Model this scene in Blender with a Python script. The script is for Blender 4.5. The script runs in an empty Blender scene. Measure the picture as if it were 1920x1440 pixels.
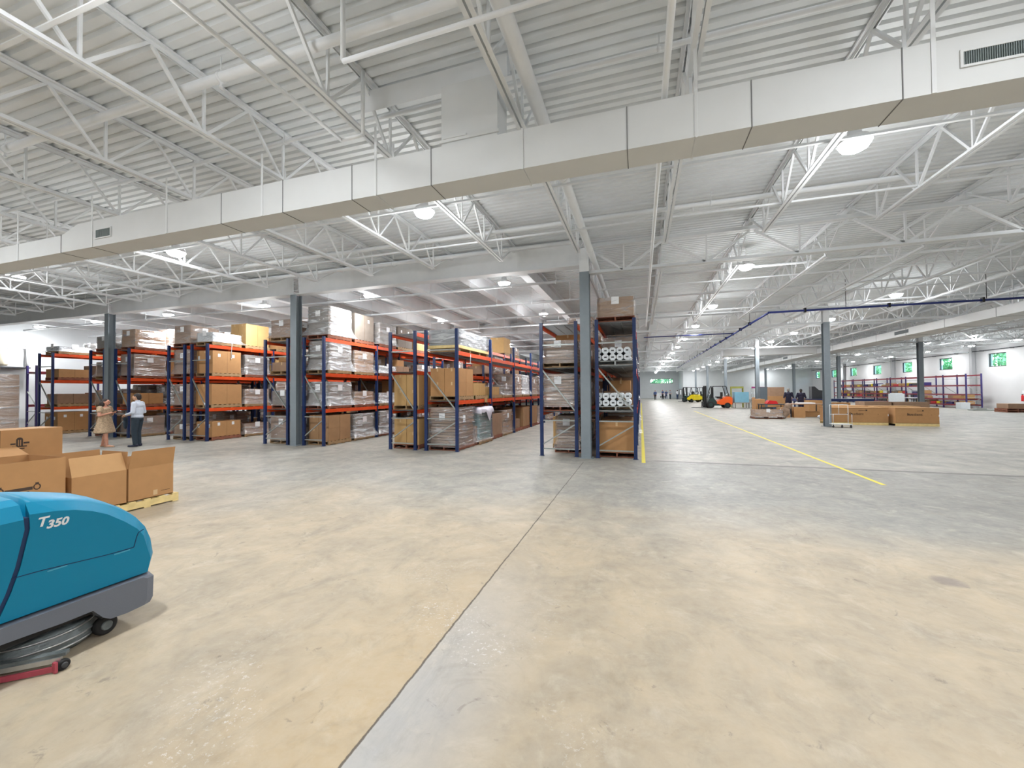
import bpy, math, random, bmesh
from mathutils import Vector, Matrix
R = random.Random(7)
C = bpy.context.scene.collection
scene = bpy.context.scene

# ------------------------------------------------------------------ camera, world, exposure
yw, pt, rl = math.radians(17.706), math.radians(1.0184), math.radians(0.4393)
F = Vector((-math.sin(yw)*math.cos(pt), math.cos(yw)*math.cos(pt), math.sin(pt)))
Rt = Vector((math.cos(yw), math.sin(yw), 0)); Up = Rt.cross(F)
R2 = Rt*math.cos(rl) - Up*math.sin(rl); U2 = Rt*math.sin(rl) + Up*math.cos(rl)
cd = bpy.data.cameras.new('camera'); cam = bpy.data.objects.new('camera', cd); C.objects.link(cam)
cd.sensor_width = 36; cd.lens = 36*755.74/1920; cd.clip_start = .05; cd.clip_end = 400
M = Matrix((R2, U2, -F)).transposed().to_4x4(); M.translation = Vector((0, 0, 1.8)); cam.matrix_world = M
scene.camera = cam
vs = scene.view_settings
vs.view_transform = 'Standard'; vs.look = 'None'; vs.gamma = 1; vs.use_curve_mapping = False; vs.exposure = -0.08
w = bpy.data.worlds.new('sky'); scene.world = w; w.use_nodes = True
wn = w.node_tree.nodes; bg = wn['Background']
st = wn.new('ShaderNodeTexSky'); st.sky_type = 'NISHITA'; st.sun_disc = False; st.sun_elevation = math.radians(50); st.sun_rotation = math.radians(90)
w.node_tree.links.new(st.outputs[0], bg.inputs[0]); bg.inputs[1].default_value = 2.0
LAMP_W = 215.0        # high-bay lamp power
sun = bpy.data.lights.new('sun', 'SUN'); sun.energy = 9; sun.angle = .01
so = bpy.data.objects.new('sun', sun); C.objects.link(so)
so.rotation_euler = (math.radians(8), math.radians(-38), 0)
scene.cycles.max_bounces = 6; scene.cycles.diffuse_bounces = 4; scene.cycles.glossy_bounces = 2; scene.cycles.transmission_bounces = 2; scene.cycles.transparent_max_bounces = 16
scene.cycles.use_adaptive_sampling = True; scene.cycles.adaptive_threshold = .045
scene.cycles.sample_clamp_indirect = 4; scene.cycles.use_denoising = True

# ------------------------------------------------------------------ helpers
class MB:
    """collects shapes; build() links them as one mesh object"""
    def __init__(s): s.v = []; s.f = []; s.m = []; s.sm = []
    def poly(s, pts, faces, mi=0, smooth=False):
        b = len(s.v); s.v += [tuple(p) for p in pts]
        for f in faces: s.f.append([b+i for i in f]); s.m.append(mi); s.sm.append(smooth)
        return s
    def box(s, x0, x1, y0, y1, z0, z1, mi=0):
        p = [(x, y, z) for z in (z0, z1) for y in (y0, y1) for x in (x0, x1)]
        return s.poly(p, [(0, 2, 3, 1), (4, 5, 7, 6), (0, 1, 5, 4), (2, 6, 7, 3), (0, 4, 6, 2), (1, 3, 7, 5)], mi)
    def cbox(s, c, d, mi=0, rz=0, M=None):
        p = []
        T = M if M else Matrix.Rotation(rz, 3, 'Z')
        for z in (-.5, .5):
            for y in (-.5, .5):
                for x in (-.5, .5): p.append(Vector(c) + T @ Vector((x*d[0], y*d[1], z*d[2])))
        return s.poly(p, [(0, 2, 3, 1), (4, 5, 7, 6), (0, 1, 5, 4), (2, 6, 7, 3), (0, 4, 6, 2), (1, 3, 7, 5)], mi)
    def bar(s, a, b, w, h, mi=0, up=(0, 0, 1)):
        a, b = Vector(a), Vector(b); d = (b-a); L = d.length; d.normalize(); up = Vector(up)
        if abs(d.dot(up)) > .98: up = Vector((1, 0, 0))
        x = d.cross(up).normalized(); z = x.cross(d)
        T = Matrix((x, d, z)).transposed()
        return s.cbox((a+b)/2, (w, L, h), mi, M=T)
    def tube(s, a, b, r, n=8, mi=0, r2=None, cap=True, smooth=True):
        a, b = Vector(a), Vector(b); d = (b-a).normalized(); r2 = r if r2 is None else r2
        u = d.orthogonal().normalized(); v = d.cross(u); k = len(s.v)
        for q, rr in ((a, r), (b, r2)):
            for i in range(n):
                t = 2*math.pi*i/n; s.v.append(tuple(q + u*math.cos(t)*rr + v*math.sin(t)*rr))
        for i in range(n):
            j = (i+1) % n; s.f.append([k+i, k+j, k+n+j, k+n+i]); s.m.append(mi); s.sm.append(smooth)
        if cap:
            s.f.append([k+i for i in range(n)][::-1]); s.m.append(mi); s.sm.append(False)
            s.f.append([k+n+i for i in range(n)]); s.m.append(mi); s.sm.append(False)
        return s
    def path(s, pts, r, n=8, mi=0):
        for a, b in zip(pts, pts[1:]): s.tube(a, b, r, n, mi)
        return s
    def lathe(s, prof, n=20, mi=0, c=(0, 0, 0), axis='Z', smooth=True):
        k = len(s.v)
        for r, z in prof:
            for i in range(n):
                t = 2*math.pi*i/n; x, y = r*math.cos(t), r*math.sin(t)
                q = (x, y, z) if axis == 'Z' else ((z, x, y) if axis == 'X' else (x, z, y))
                s.v.append((q[0]+c[0], q[1]+c[1], q[2]+c[2]))
        for a in range(len(prof)-1):
            for i in range(n):
                j = (i+1) % n; s.f.append([k+a*n+i, k+a*n+j, k+(a+1)*n+j, k+(a+1)*n+i]); s.m.append(mi); s.sm.append(smooth)
        s.f.append([k+i for i in range(n)][::-1]); s.m.append(mi); s.sm.append(False)
        s.f.append([k+(len(prof)-1)*n+i for i in range(n)]); s.m.append(mi); s.sm.append(False)
        return s
    def extr(s, prof, x0, x1, mi=0, plane='YZ', smooth=False):
        """closed profile extruded: plane YZ along X, XZ along Y, XY along Z"""
        n = len(prof); k = len(s.v)
        for x in (x0, x1):
            for p, q in prof: s.v.append({'YZ': (x, p, q), 'XZ': (p, x, q), 'XY': (p, q, x)}[plane])
        for i in range(n):
            j = (i+1) % n; s.f.append([k+i, k+j, k+n+j, k+n+i]); s.m.append(mi); s.sm.append(smooth)
        s.f.append([k+i for i in range(n)]); s.m.append(mi); s.sm.append(False)
        s.f.append([k+n+i for i in range(n)][::-1]); s.m.append(mi); s.sm.append(False)
        return s
    def mesh(s, name, mats):
        me = bpy.data.meshes.new(name); me.from_pydata(s.v, [], s.f); 
        for m in (mats if isinstance(mats, (list, tuple)) else [mats]): me.materials.append(m)
        me.polygons.foreach_set('material_index', s.m); me.polygons.foreach_set('use_smooth', s.sm)
        me.update(); return me
    def build(s, name, mats, parent=None, loc=None, rz=0, fix=True):
        me = s.mesh(name, mats)
        if fix:
            b = bmesh.new(); b.from_mesh(me); bmesh.ops.recalc_face_normals(b, faces=b.faces); b.to_mesh(me); b.free()
        return link(name, me, parent, loc, rz)

def link(name, me, parent=None, loc=None, rz=0):
    o = bpy.data.objects.new(name, me); C.objects.link(o)
    if parent: o.parent = parent
    if loc: o.location = loc
    if rz: o.rotation_euler = (0, 0, rz)
    return o
def tag(o, label, cat, group=None, kind=None):
    o['label'] = label; o['category'] = cat
    if group: o['group'] = group
    if kind: o['kind'] = kind
    return o
def thing(name, label, cat, loc=(0, 0, 0), rz=0, group=None):
    o = bpy.data.objects.new(name, None); C.objects.link(o); o.location = loc; o.rotation_euler = (0, 0, rz)
    o.empty_display_size = .1
    return tag(o, label, cat, group)
def struct(o): o['kind'] = 'structure'; return o
KIDS = {}
def dup(o, loc=None, rz=None, label=None, group=None, parent=None):
    c = o.copy(); C.objects.link(c)
    if parent: c.parent = parent
    if loc is not None: c.location = loc
    if rz is not None: c.rotation_euler = (0, 0, rz)
    if label: c['label'] = label
    if group: c['group'] = group
    for ch in kids(o): dup(ch, parent=c)
    return c
def kids(o):
    if o.name not in KIDS: KIDS[o.name] = list(o.children)
    return KIDS[o.name]

# ------------------------------------------------------------------ materials
def s2l(c):
    return tuple(((v/255)/12.92 if v/255 <= .04045 else ((v/255+.055)/1.055)**2.4) for v in c) + (1,)
def mat(name, col, rough=.6, metal=0, noise=0, scale=8, bump=0, bscale=40, spec=None, emis=None, es=0, col2=None, coat=0):
    m = bpy.data.materials.new(name); m.use_nodes = True; nt = m.node_tree; b = nt.nodes['Principled BSDF']
    b.inputs['Base Color'].default_value = s2l(col); b.inputs['Roughness'].default_value = rough; b.inputs['Metallic'].default_value = metal
    if spec is not None: b.inputs['Specular IOR Level'].default_value = spec
    if coat: b.inputs['Coat Weight'].default_value = coat
    if emis: b.inputs['Emission Color'].default_value = s2l(emis); b.inputs['Emission Strength'].default_value = es
    tc = nt.nodes.new('ShaderNodeTexCoord')
    if noise or col2:
        n = nt.nodes.new('ShaderNodeTexNoise'); n.inputs['Scale'].default_value = scale; n.inputs['Detail'].default_value = 6
        nt.links.new(tc.outputs['Object'], n.inputs[0])
        r = nt.nodes.new('ShaderNodeValToRGB'); nt.links.new(n.outputs[0], r.inputs[0])
        c1 = s2l(col); c2 = s2l(col2) if col2 else tuple(max(0, x*(1-noise)) for x in c1[:3]) + (1,)
        r.color_ramp.elements[0].position = .35; r.color_ramp.elements[1].position = .65
        r.color_ramp.elements[0].color = c2; r.color_ramp.elements[1].color = c1
        nt.links.new(r.outputs[0], b.inputs['Base Color'])
    if bump:
        n2 = nt.nodes.new('ShaderNodeTexNoise'); n2.inputs['Scale'].default_value = bscale
        nt.links.new(tc.outputs['Object'], n2.inputs[0])
        bp = nt.nodes.new('ShaderNodeBump'); bp.inputs['Strength'].default_value = bump; bp.inputs['Distance'].default_value = .02
        nt.links.new(n2.outputs[0], bp.inputs['Height']); nt.links.new(bp.outputs[0], b.inputs['Normal'])
    return m
WHITE = mat('ceiling_white_paint', (232, 235, 237), .55, noise=.05, scale=3)
DECK = mat('deck_white_paint', (230, 234, 236), .6, noise=.06, scale=2)
WALL = mat('wall_white_paint', (212, 216, 218), .7, noise=.04, scale=1.5)
BLOCK = mat('painted_block_wall', (216, 217, 218), .7, noise=.07, scale=.6)
DUCT = mat('duct_white_paint', (222, 225, 226), .5, noise=.03, scale=3)
SEAM = mat('duct_seam_grey', (120, 122, 124), .7)  # mid-grey lines where the duct sections meet
GREY = mat('column_blue_grey_paint', (128, 138, 145), .42, noise=.08, scale=5)
BLUE = mat('rack_blue_enamel', (24, 46, 92), .35, noise=.15, scale=14)
ORANGE = mat('rack_orange_enamel', (232, 84, 32), .38, noise=.12, scale=10)
RED = mat('rack_red_enamel', (142, 42, 58), .4, noise=.15, scale=10)
PURP = mat('rack_violet_blue_enamel', (52, 42, 104), .4, noise=.1, scale=8)
GALV = mat('galvanized_steel', (180, 186, 184), .35, .7, noise=.15, scale=20)
WIRE = mat('wire_deck_steel', (120, 126, 128), .4, .6)
DARK = mat('black_rubber', (24, 24, 26), .7)
DGREY = mat('charcoal_plastic', (60, 62, 66), .5)
MGREY = mat('mid_grey_plastic', (104, 110, 122), .5, bump=.15, bscale=300)
CARD = mat('kraft_cardboard', (178, 134, 88), .8, noise=.07, scale=6)
CARDS = mat('shelf_shaded_cardboard', (166, 130, 94), .8, noise=.1, scale=6)  # duller kraft for rack cartons, the racks' shade mixed into the colour
CARDW = mat('warm_light_cardboard', (196, 154, 106), .8, noise=.06, scale=6)
CARDD = mat('dull_brown_cardboard', (158, 128, 104), .8, noise=.12, scale=5)
CARDG = mat('grey_brown_cardboard', (124, 114, 104), .8, noise=.12, scale=5)
CARDF = mat('fresh_yellow_cardboard', (186, 150, 98), .8, noise=.06, scale=5)
TAPE = mat('packing_tape', (206, 176, 136), .25)
SEAMC = mat('carton_seam', (92, 66, 44), .8)
INK = mat('printed_black_ink', (66, 52, 44), .8)
WOOD = mat('pallet_wood', (172, 142, 104), .8, noise=.25, scale=9)
WOODL = mat('new_pallet_wood', (232, 208, 146), .75, noise=.15, scale=9)
WOODR = mat('reddish_pallet_wood', (146, 92, 70), .8, noise=.25, scale=9)
PAPER = mat('white_paper_label', (236, 238, 240), .6)
FOAM = mat('white_foam', (216, 222, 226), .7, noise=.06, scale=10)
WFAB = mat('white_plastic_bag', (214, 212, 226), .4, noise=.1, scale=12, bump=.5, bscale=18)
TEALW = mat('teal_plastic_bundle', (104, 152, 158), .35, noise=.3, scale=14, bump=.5, bscale=25)
LBLUE = mat('light_blue_foam', (124, 178, 200), .6, noise=.08, scale=4)
YEL = mat('yellow_floor_tape', (228, 214, 50), .5, noise=.1, scale=30)
YELP = mat('yellow_paint', (226, 204, 30), .4)
ORP = mat('orange_paint', (240, 96, 28), .4)
DGREEN = mat('dark_green_chassis_paint', (28, 52, 50), .45)
REDP = mat('red_plastic', (206, 28, 36), .4)
LIME = mat('lime_green_plastic', (120, 190, 60), .5)
BLUEP = mat('blue_pipe_paint', (26, 42, 110), .35)
TEAL = mat('teal_plastic_shell', (0, 125, 162), .4, spec=.3, bump=.1, bscale=420)
TEALD = mat('dark_teal_groove', (0, 40, 82), .6)
SCRED = mat('red_squeegee_rubber', (176, 74, 90), .45)
ALUM = mat('brushed_aluminium', (196, 198, 200), .3, .8, noise=.1, scale=30)
CLEARG = mat('grey_brush_skirt', (112, 120, 122), .35, noise=.5, scale=9, bump=.4, bscale=30)
SKIN = mat('skin_tone', (206, 150, 126), .55)
SKIN2 = mat('skin_tan', (196, 150, 120), .55)
HAIR = mat('dark_brown_hair', (42, 32, 30), .6, noise=.3, scale=60)
SHIRT = mat('pale_blue_white_shirt', (204, 212, 226), .8, noise=.08, scale=10)
NAVY = mat('dark_slate_trousers', (40, 54, 66), .8, noise=.15, scale=20)
DRESS = mat('beige_patterned_dress', (196, 170, 140), .8, noise=.35, scale=26)
SHOE = mat('dark_leather_shoe', (36, 42, 62), .4)
SANDAL = mat('tan_sandal', (190, 150, 118), .6)
LEAF = mat('green_leaves', (150, 204, 150), .6, noise=.45, scale=2)
LEAF.node_tree.nodes['Principled BSDF'].inputs['Transmission Weight'].default_value = 0
BARK = mat('tree_bark', (96, 78, 62), .9, noise=.3, scale=6)
GRASS = mat('grass_ground', (96, 130, 66), .9, noise=.3, scale=2)
LENS = mat('lit_lamp_lens', (255, 255, 255), .5, emis=(250, 252, 255), es=60)
VENT = mat('grille_dark', (74, 84, 86), .5)
VENTL = mat('grille_slat', (128, 140, 140), .45)

def glass_mat():
    m = bpy.data.materials.new('window_glass'); m.use_nodes = True; nt = m.node_tree; nt.nodes.remove(nt.nodes['Principled BSDF'])
    o = nt.nodes['Material Output']; t = nt.nodes.new('ShaderNodeBsdfTransparent'); t.inputs[0].default_value = (.82, .97, .93, 1)
    g = nt.nodes.new('ShaderNodeBsdfGlossy'); g.inputs['Roughness'].default_value = .02
    x = nt.nodes.new('ShaderNodeMixShader'); x.inputs[0].default_value = .07
    nt.links.new(t.outputs[0], x.inputs[1]); nt.links.new(g.outputs[0], x.inputs[2]); nt.links.new(x.outputs[0], o.inputs[0]); return m
GLASS = glass_mat()
def film_mat(name, dens, white):
    """stretch film: mostly see-through, with milky wrinkles and a glossy wrinkled surface"""
    m = bpy.data.materials.new(name); m.use_nodes = True; nt = m.node_tree; nt.nodes.remove(nt.nodes['Principled BSDF'])
    L = nt.links.new; o = nt.nodes['Material Output']
    tc = nt.nodes.new('ShaderNodeTexCoord'); mp = nt.nodes.new('ShaderNodeMapping')
    mp.inputs['Rotation'].default_value = (.5, .6, .4); mp.inputs['Scale'].default_value = (.8, .8, 5.5)
    L(tc.outputs['Object'], mp.inputs[0])
    n = nt.nodes.new('ShaderNodeTexNoise'); n.inputs['Scale'].default_value = 1.1; n.inputs['Detail'].default_value = 5; n.inputs['Distortion'].default_value = 1.5
    L(mp.outputs[0], n.inputs[0])
    r = nt.nodes.new('ShaderNodeValToRGB'); r.color_ramp.elements[0].position = .50; r.color_ramp.elements[1].position = .74
    r.color_ramp.elements[0].color = (dens*.45,)*3 + (1,); r.color_ramp.elements[1].color = (min(1, dens*2.2),)*3 + (1,)
    L(n.outputs[0], r.inputs[0])
    bp = nt.nodes.new('ShaderNodeBump'); bp.inputs['Strength'].default_value = 1.0; bp.inputs['Distance'].default_value = .12; L(n.outputs[0], bp.inputs['Height'])
    t = nt.nodes.new('ShaderNodeBsdfTransparent')
    d = nt.nodes.new('ShaderNodeBsdfDiffuse'); d.inputs[0].default_value = s2l(white)
    g = nt.nodes.new('ShaderNodeBsdfGlossy'); g.inputs['Roughness'].default_value = .22; L(bp.outputs[0], g.inputs['Normal']); L(bp.outputs[0], d.inputs['Normal'])
    x = nt.nodes.new('ShaderNodeMixShader'); L(r.outputs[0], x.inputs[0]); L(t.outputs[0], x.inputs[1]); L(d.outputs[0], x.inputs[2])
    y = nt.nodes.new('ShaderNodeMixShader'); y.inputs[0].default_value = .16; L(x.outputs[0], y.inputs[1]); L(g.outputs[0], y.inputs[2])
    L(y.outputs[0], o.inputs[0]); return m
FILM = film_mat('clear_stretch_film', .26, (225, 228, 232))
FILMW = film_mat('milky_stretch_film', .5, (232, 236, 240))

def concrete():
    m = bpy.data.materials.new('worn_concrete_floor'); m.use_nodes = True; nt = m.node_tree; N = nt.nodes.new; L = nt.links.new
    b = nt.nodes['Principled BSDF']; g = N('ShaderNodeNewGeometry'); sp = N('ShaderNodeSeparateXYZ'); L(g.outputs['Position'], sp.inputs[0])
    def noise(sc, det=6, rough=.6, dist=0, mapscale=None):
        n = N('ShaderNodeTexNoise'); n.inputs['Scale'].default_value = sc; n.inputs['Detail'].default_value = det
        n.inputs['Roughness'].default_value = rough; n.inputs['Distortion'].default_value = dist
        if mapscale:
            mp = N('ShaderNodeMapping'); mp.inputs['Scale'].default_value = mapscale; L(g.outputs['Position'], mp.inputs[0]); L(mp.outputs[0], n.inputs[0])
        else: L(g.outputs['Position'], n.inputs[0])
        return n.outputs[0]
    def math_(op, a, b_=None, c=None, clamp=False):
        n = N('ShaderNodeMath'); n.operation = op; n.use_clamp = clamp
        for i, q in enumerate((a, b_, c)):
            if q is None: continue
            if isinstance(q, (int, float)): n.inputs[i].default_value = q
            else: L(q, n.inputs[i])
        return n.outputs[0]
    def rng(v, a, b_, c=0, d=1):
        n = N('ShaderNodeMapRange'); n.clamp = True; L(v, n.inputs[0])
        for i, q in enumerate((a, b_, c, d)): n.inputs[i+1].default_value = q
        return n.outputs[0]
    def mix(f, a, b_):
        n = N('ShaderNodeMix'); n.data_type = 'RGBA'
        if isinstance(f, (int, float)): n.inputs[0].default_value = f
        else: L(f, n.inputs[0])
        for i, q in ((6, a), (7, b_)):
            if isinstance(q, tuple): n.inputs[i].default_value = s2l(q)
            else: L(q, n.inputs[i])
        return n.outputs[2]
    X, Y = sp.outputs[0], sp.outputs[1]
    big, mid, fine = noise(.35, 5), noise(1.6, 8, .65, .6), noise(9, 8, .7)
    # warm slab close by, greyer slab further on
    f1 = math_('ADD', rng(Y, 3.6, 8.0), math_('MULTIPLY', math_('SUBTRACT', big, .5), 1.6))
    f1 = rng(f1, .25, .8)
    warm = mix(rng(mid, .3, .7), (184, 168, 142), (154, 143, 126))
    grey = mix(rng(mid, .3, .7), (166, 162, 152), (126, 127, 124))
    col = mix(f1, warm, grey)
    # darker grey band before the cross joint, right of the long joint
    bd = math_('MULTIPLY', math_('MULTIPLY', rng(math_('ADD', Y, math_('MULTIPLY', big, 2.2)), 6.4, 8.2), rng(Y, 10.85, 10.95, 1, 0)), rng(math_('ADD', X, math_('MULTIPLY', big, 1.0)), -1.3, .6, .25, 1))
    col = mix(math_('MULTIPLY', bd, .55), col, (112, 113, 112))
    # whitish laitance along the right of the joint, close to the camera
    ls = math_('MULTIPLY', rng(X, -1.38, -1.41, 0, 1), 1)
    ls = math_('MULTIPLY', rng(X, -1.40, -1.39), math_('MULTIPLY', rng(math_('ADD', X, math_('MULTIPLY', big, .8)), -.9, -.3, 1, 0), rng(Y, 2.0, 4.2, 1, 0)))
    col = mix(math_('MULTIPLY', ls, .8), col, (172, 174, 176))
    yl = math_('MULTIPLY', rng(X, -1.40, -1.41), math_('MULTIPLY', rng(math_('ADD', X, math_('MULTIPLY', mid, .5)), -2.3, -1.3), rng(Y, 2.2, 5.0, 1, 0)))
    col = mix(math_('MULTIPLY', yl, .45), col, (190, 164, 122))
    # white flecks and dark scuffs
    fl = math_('MULTIPLY', rng(noise(28, 4, .8), .56, .64), rng(noise(.9, 3, .5, .3), .52, .62))
    fl = math_('MULTIPLY', fl, math_('MULTIPLY', rng(X, -3.0, -2.3), math_('MULTIPLY', rng(X, .6, -.6), rng(Y, 4.2, 3.0))))
    col = mix(math_('MULTIPLY', fl, .8), col, (214, 214, 214))
    st2 = rng(noise(2.6, 8, .72, .9), .52, .68); col = mix(math_('MULTIPLY', st2, .30), col, (122, 114, 100))
    st3 = rng(noise(3.3, 6, .7, .5), .55, .70); col = mix(math_('MULTIPLY', st3, .30), col, (206, 198, 182))
    sc = rng(noise(1.0, 7, .75, 1.2, (1, .45, 1)), .55, .72)
    col = mix(math_('MULTIPLY', sc, .42), col, (112, 106, 96))
    sc2 = math_('MULTIPLY', rng(noise(6, 5, .7, .8), .63, .70), .5)
    col = mix(sc2, col, (100, 94, 88))
    col = mix(math_('MULTIPLY', rng(fine, .35, .75), .28), col, (196, 190, 176))
    # round dark spot and tyre marks
    dx = math_('SUBTRACT', X, 2.70); dy = math_('SUBTRACT', Y, 4.83)
    el = math_('ADD', math_('POWER', math_('DIVIDE', dx, .13), 2), math_('POWER', math_('DIVIDE', dy, .13), 2))
    col = mix(math_('MULTIPLY', rng(math_('ADD', el, math_('MULTIPLY', fine, 1.2)), .9, 1.7, 1, 0), .6), col, (112, 104, 104))
    # joints: long saw cut and the dark cross joint
    wob = math_('MULTIPLY', math_('SUBTRACT', noise(6, 4, .7), .5), .03)
    jx = math_('ABSOLUTE', math_('ADD', math_('ADD', X, 1.40), wob))
    j = math_('MULTIPLY', rng(jx, .005, .010, 1, 0), rng(Y, 10.2, 10.3, 1, 0))
    col = mix(math_('MULTIPLY', j, .85), col, (70, 62, 56))
    jy = math_('ABSOLUTE', math_('SUBTRACT', Y, 10.90))
    j2 = math_('MULTIPLY', rng(math_('ADD', jy, math_('MULTIPLY', fine, .08)), .10, .14, 1, 0), rng(X, .2, .4))
    col = mix(math_('MULTIPLY', j2, .7), col, (78, 76, 74))
    for yy in (22.96, 34.98, 47.0):
        q = rng(math_('ABSOLUTE', math_('SUBTRACT', Y, yy)), .01, .03, 1, 0); col = mix(math_('MULTIPLY', q, .5), col, (110, 106, 100))
    for xx in (8.48, -6.3+.0):
        q = rng(math_('ABSOLUTE', math_('SUBTRACT', X, xx)), .004, .012, 1, 0); col = mix(math_('MULTIPLY', q, .4), col, (120, 114, 104))
    L(col, b.inputs['Base Color'])
    L(math_('ADD', rng(mid, .3, .7, .42, .55), rng(Y, 4, 9, .1, 0)), b.inputs['Roughness'])
    b.inputs['Specular IOR Level'].default_value = .4
    bp = N('ShaderNodeBump'); bp.inputs['Strength'].default_value = .25; bp.inputs['Distance'].default_value = .004
    L(math_('SUBTRACT', math_('ADD', mid, math_('MULTIPLY', fine, .6)), math_('MULTIPLY', j, 3)), bp.inputs['Height']); L(bp.outputs[0], b.inputs['Normal'])
    return m
CONC = concrete()

# ------------------------------------------------------------------ grid of the building
X0, Y0, BA, BB = -1.404, 10.94, 9.88, 12.02
XL, XR, YN, YF, YF2 = -31.2, 28.6, -13.1, 83.1, 92.0
ZD = 5.93          # underside of roof deck
colX = lambda i: X0 + i*BA
rowY = lambda j: Y0 + j*BB
ORD = ['first', 'second', 'third', 'fourth', 'fifth', 'sixth', 'seventh', 'eighth', 'ninth', 'tenth', 'eleventh', 'twelfth', 'thirteenth']
COLN = {-3: 'far left wall', -2: 'third column', -1: 'second column', 0: 'nearest column', 1: 'first right-hand column', 2: 'second right-hand column', 3: 'right wall'}
# ------------------------------------------------------------------ floor, walls, roof deck
struct(MB().box(XL-.2, XR+.2, YN-.2, YF2+.2, -.2, 0).build('floor', CONC))
struct(MB().box(XL-.3, XL, YN, YF2, 0, 6.3).build('wall_left', WALL))
struct(MB().box(XL-.3, XR+.3, YN-.3, YN, 0, 6.3).build('wall_near', WALL))
wins = [(43.8+6.02*k, 45.62+6.02*k) for k in range(7)]
wz0, wz1 = 3.56, 4.72
mb = MB(); mb.box(XR, XR+.3, YN, YF, 0, wz0); mb.box(XR, XR+.3, YN, YF, wz1, 6.3)
ys = [YN] + [q for a in wins for q in a] + [YF]
for a, b in zip(ys[::2], ys[1::2]): mb.box(XR, XR+.3, a, b, wz0, wz1)
struct(mb.build('wall_right', BLOCK))
for n, (a, b) in enumerate(wins):
    fr = MB(); t = .07
    fr.box(XR+.06, XR+.16, a, b, wz0, wz0+t).box(XR+.06, XR+.16, a, b, wz1-t, wz1).box(XR+.06, XR+.16, a, a+t, wz0+t, wz1-t).box(XR+.06, XR+.16, b-t, b, wz0+t, wz1-t)
    o = struct(fr.build('window_%d' % (n+1), DGREY))
    MB().box(XR+.10, XR+.11, a+t, b-t, wz0+t, wz1-t).build('pane', GLASS, o)
# far wall: nearer part on the right, recessed part on the left with a long window
struct(MB().box(7.7, XR+.3, YF, YF+.3, 0, 6.3).build('wall_far_right', WALL))
struct(MB().box(7.7, 8.0, YF+.3, YF2, 0, 6.3).build('wall_return', WALL))
fx0, fx1, fz0, fz1 = 1.95, 6.55, 3.2, 4.2
mb = MB(); mb.box(XL, 7.7, YF2, YF2+.3, 0, fz0).box(XL, 7.7, YF2, YF2+.3, fz1, 6.3).box(XL, fx0, YF2, YF2+.3, fz0, fz1).box(fx1, 7.7, YF2, YF2+.3, fz0, fz1)
struct(mb.build('wall_far_left', WALL))
fr = MB(); t = .06
fr.box(fx0, fx1, YF2+.05, YF2+.13, fz0, fz0+t).box(fx0, fx1, YF2+.05, YF2+.13, fz1-t, fz1).box(fx0, fx0+t, YF2+.05, YF2+.13, fz0, fz1).box(fx1-t, fx1, YF2+.05, YF2+.13, fz0, fz1).box(4.2, 4.26, YF2+.05, YF2+.13, fz0, fz1)
o = struct(fr.build('window_8', DGREY)); MB().box(fx0+t, fx1-t, YF2+.08, YF2+.09, fz0+t, fz1-t).build('pane', GLASS, o)
# ribbed steel roof deck
mb = MB(); p = .157; y = YN; prof = []
while y < YF2+.3:
    prof += [(y, 0), (y+.088, 0), (y+.105, .045), (y+.14, .045)]; y += p
pts = []
for q, z in prof: pts += [(XL-.3, q, ZD+z), (XR+.3, q, ZD+z)]
mb.poly(pts, [(2*i, 2*i+1, 2*i+3, 2*i+2) for i in range(len(prof)-1)])
mb.box(XL-.3, XR+.3, YN-.3, YF2+.3, ZD+.08, ZD+.3)
struct(mb.build('ceiling', DECK, fix=False))
# blockwork pilasters and dark pipe on the right wall
for j in (3, 4, 5):
    mb = MB(); y = rowY(j); mb.box(XR-.36, XR-.32, y-.15, y+.15, 0, ZD-.1).box(XR-.04, XR, y-.15, y+.15, 0, ZD-.1).box(XR-.32, XR-.04, y-.01, y+.01, 0, ZD-.1)
    tag(mb.build('wall_column', mat('wall_column_grey_%d' % j, (176, 178, 180), .6)), 'grey steel column against right wall, %s from the near end' % ORD[j-3], 'column', 'wall columns')
mb = MB().tube((XR-.25, 30, 5.0), (XR-.25, YF-.5, 5.0), .035, 8)
for k in range(18): mb.box(XR-.30, XR-.02, 31+3*k, 31.06+3*k, 4.96, 5.05)
tag(mb.build('wall_pipe', DGREY), 'long dark pipe running high along the right wall above windows', 'pipe')

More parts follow.
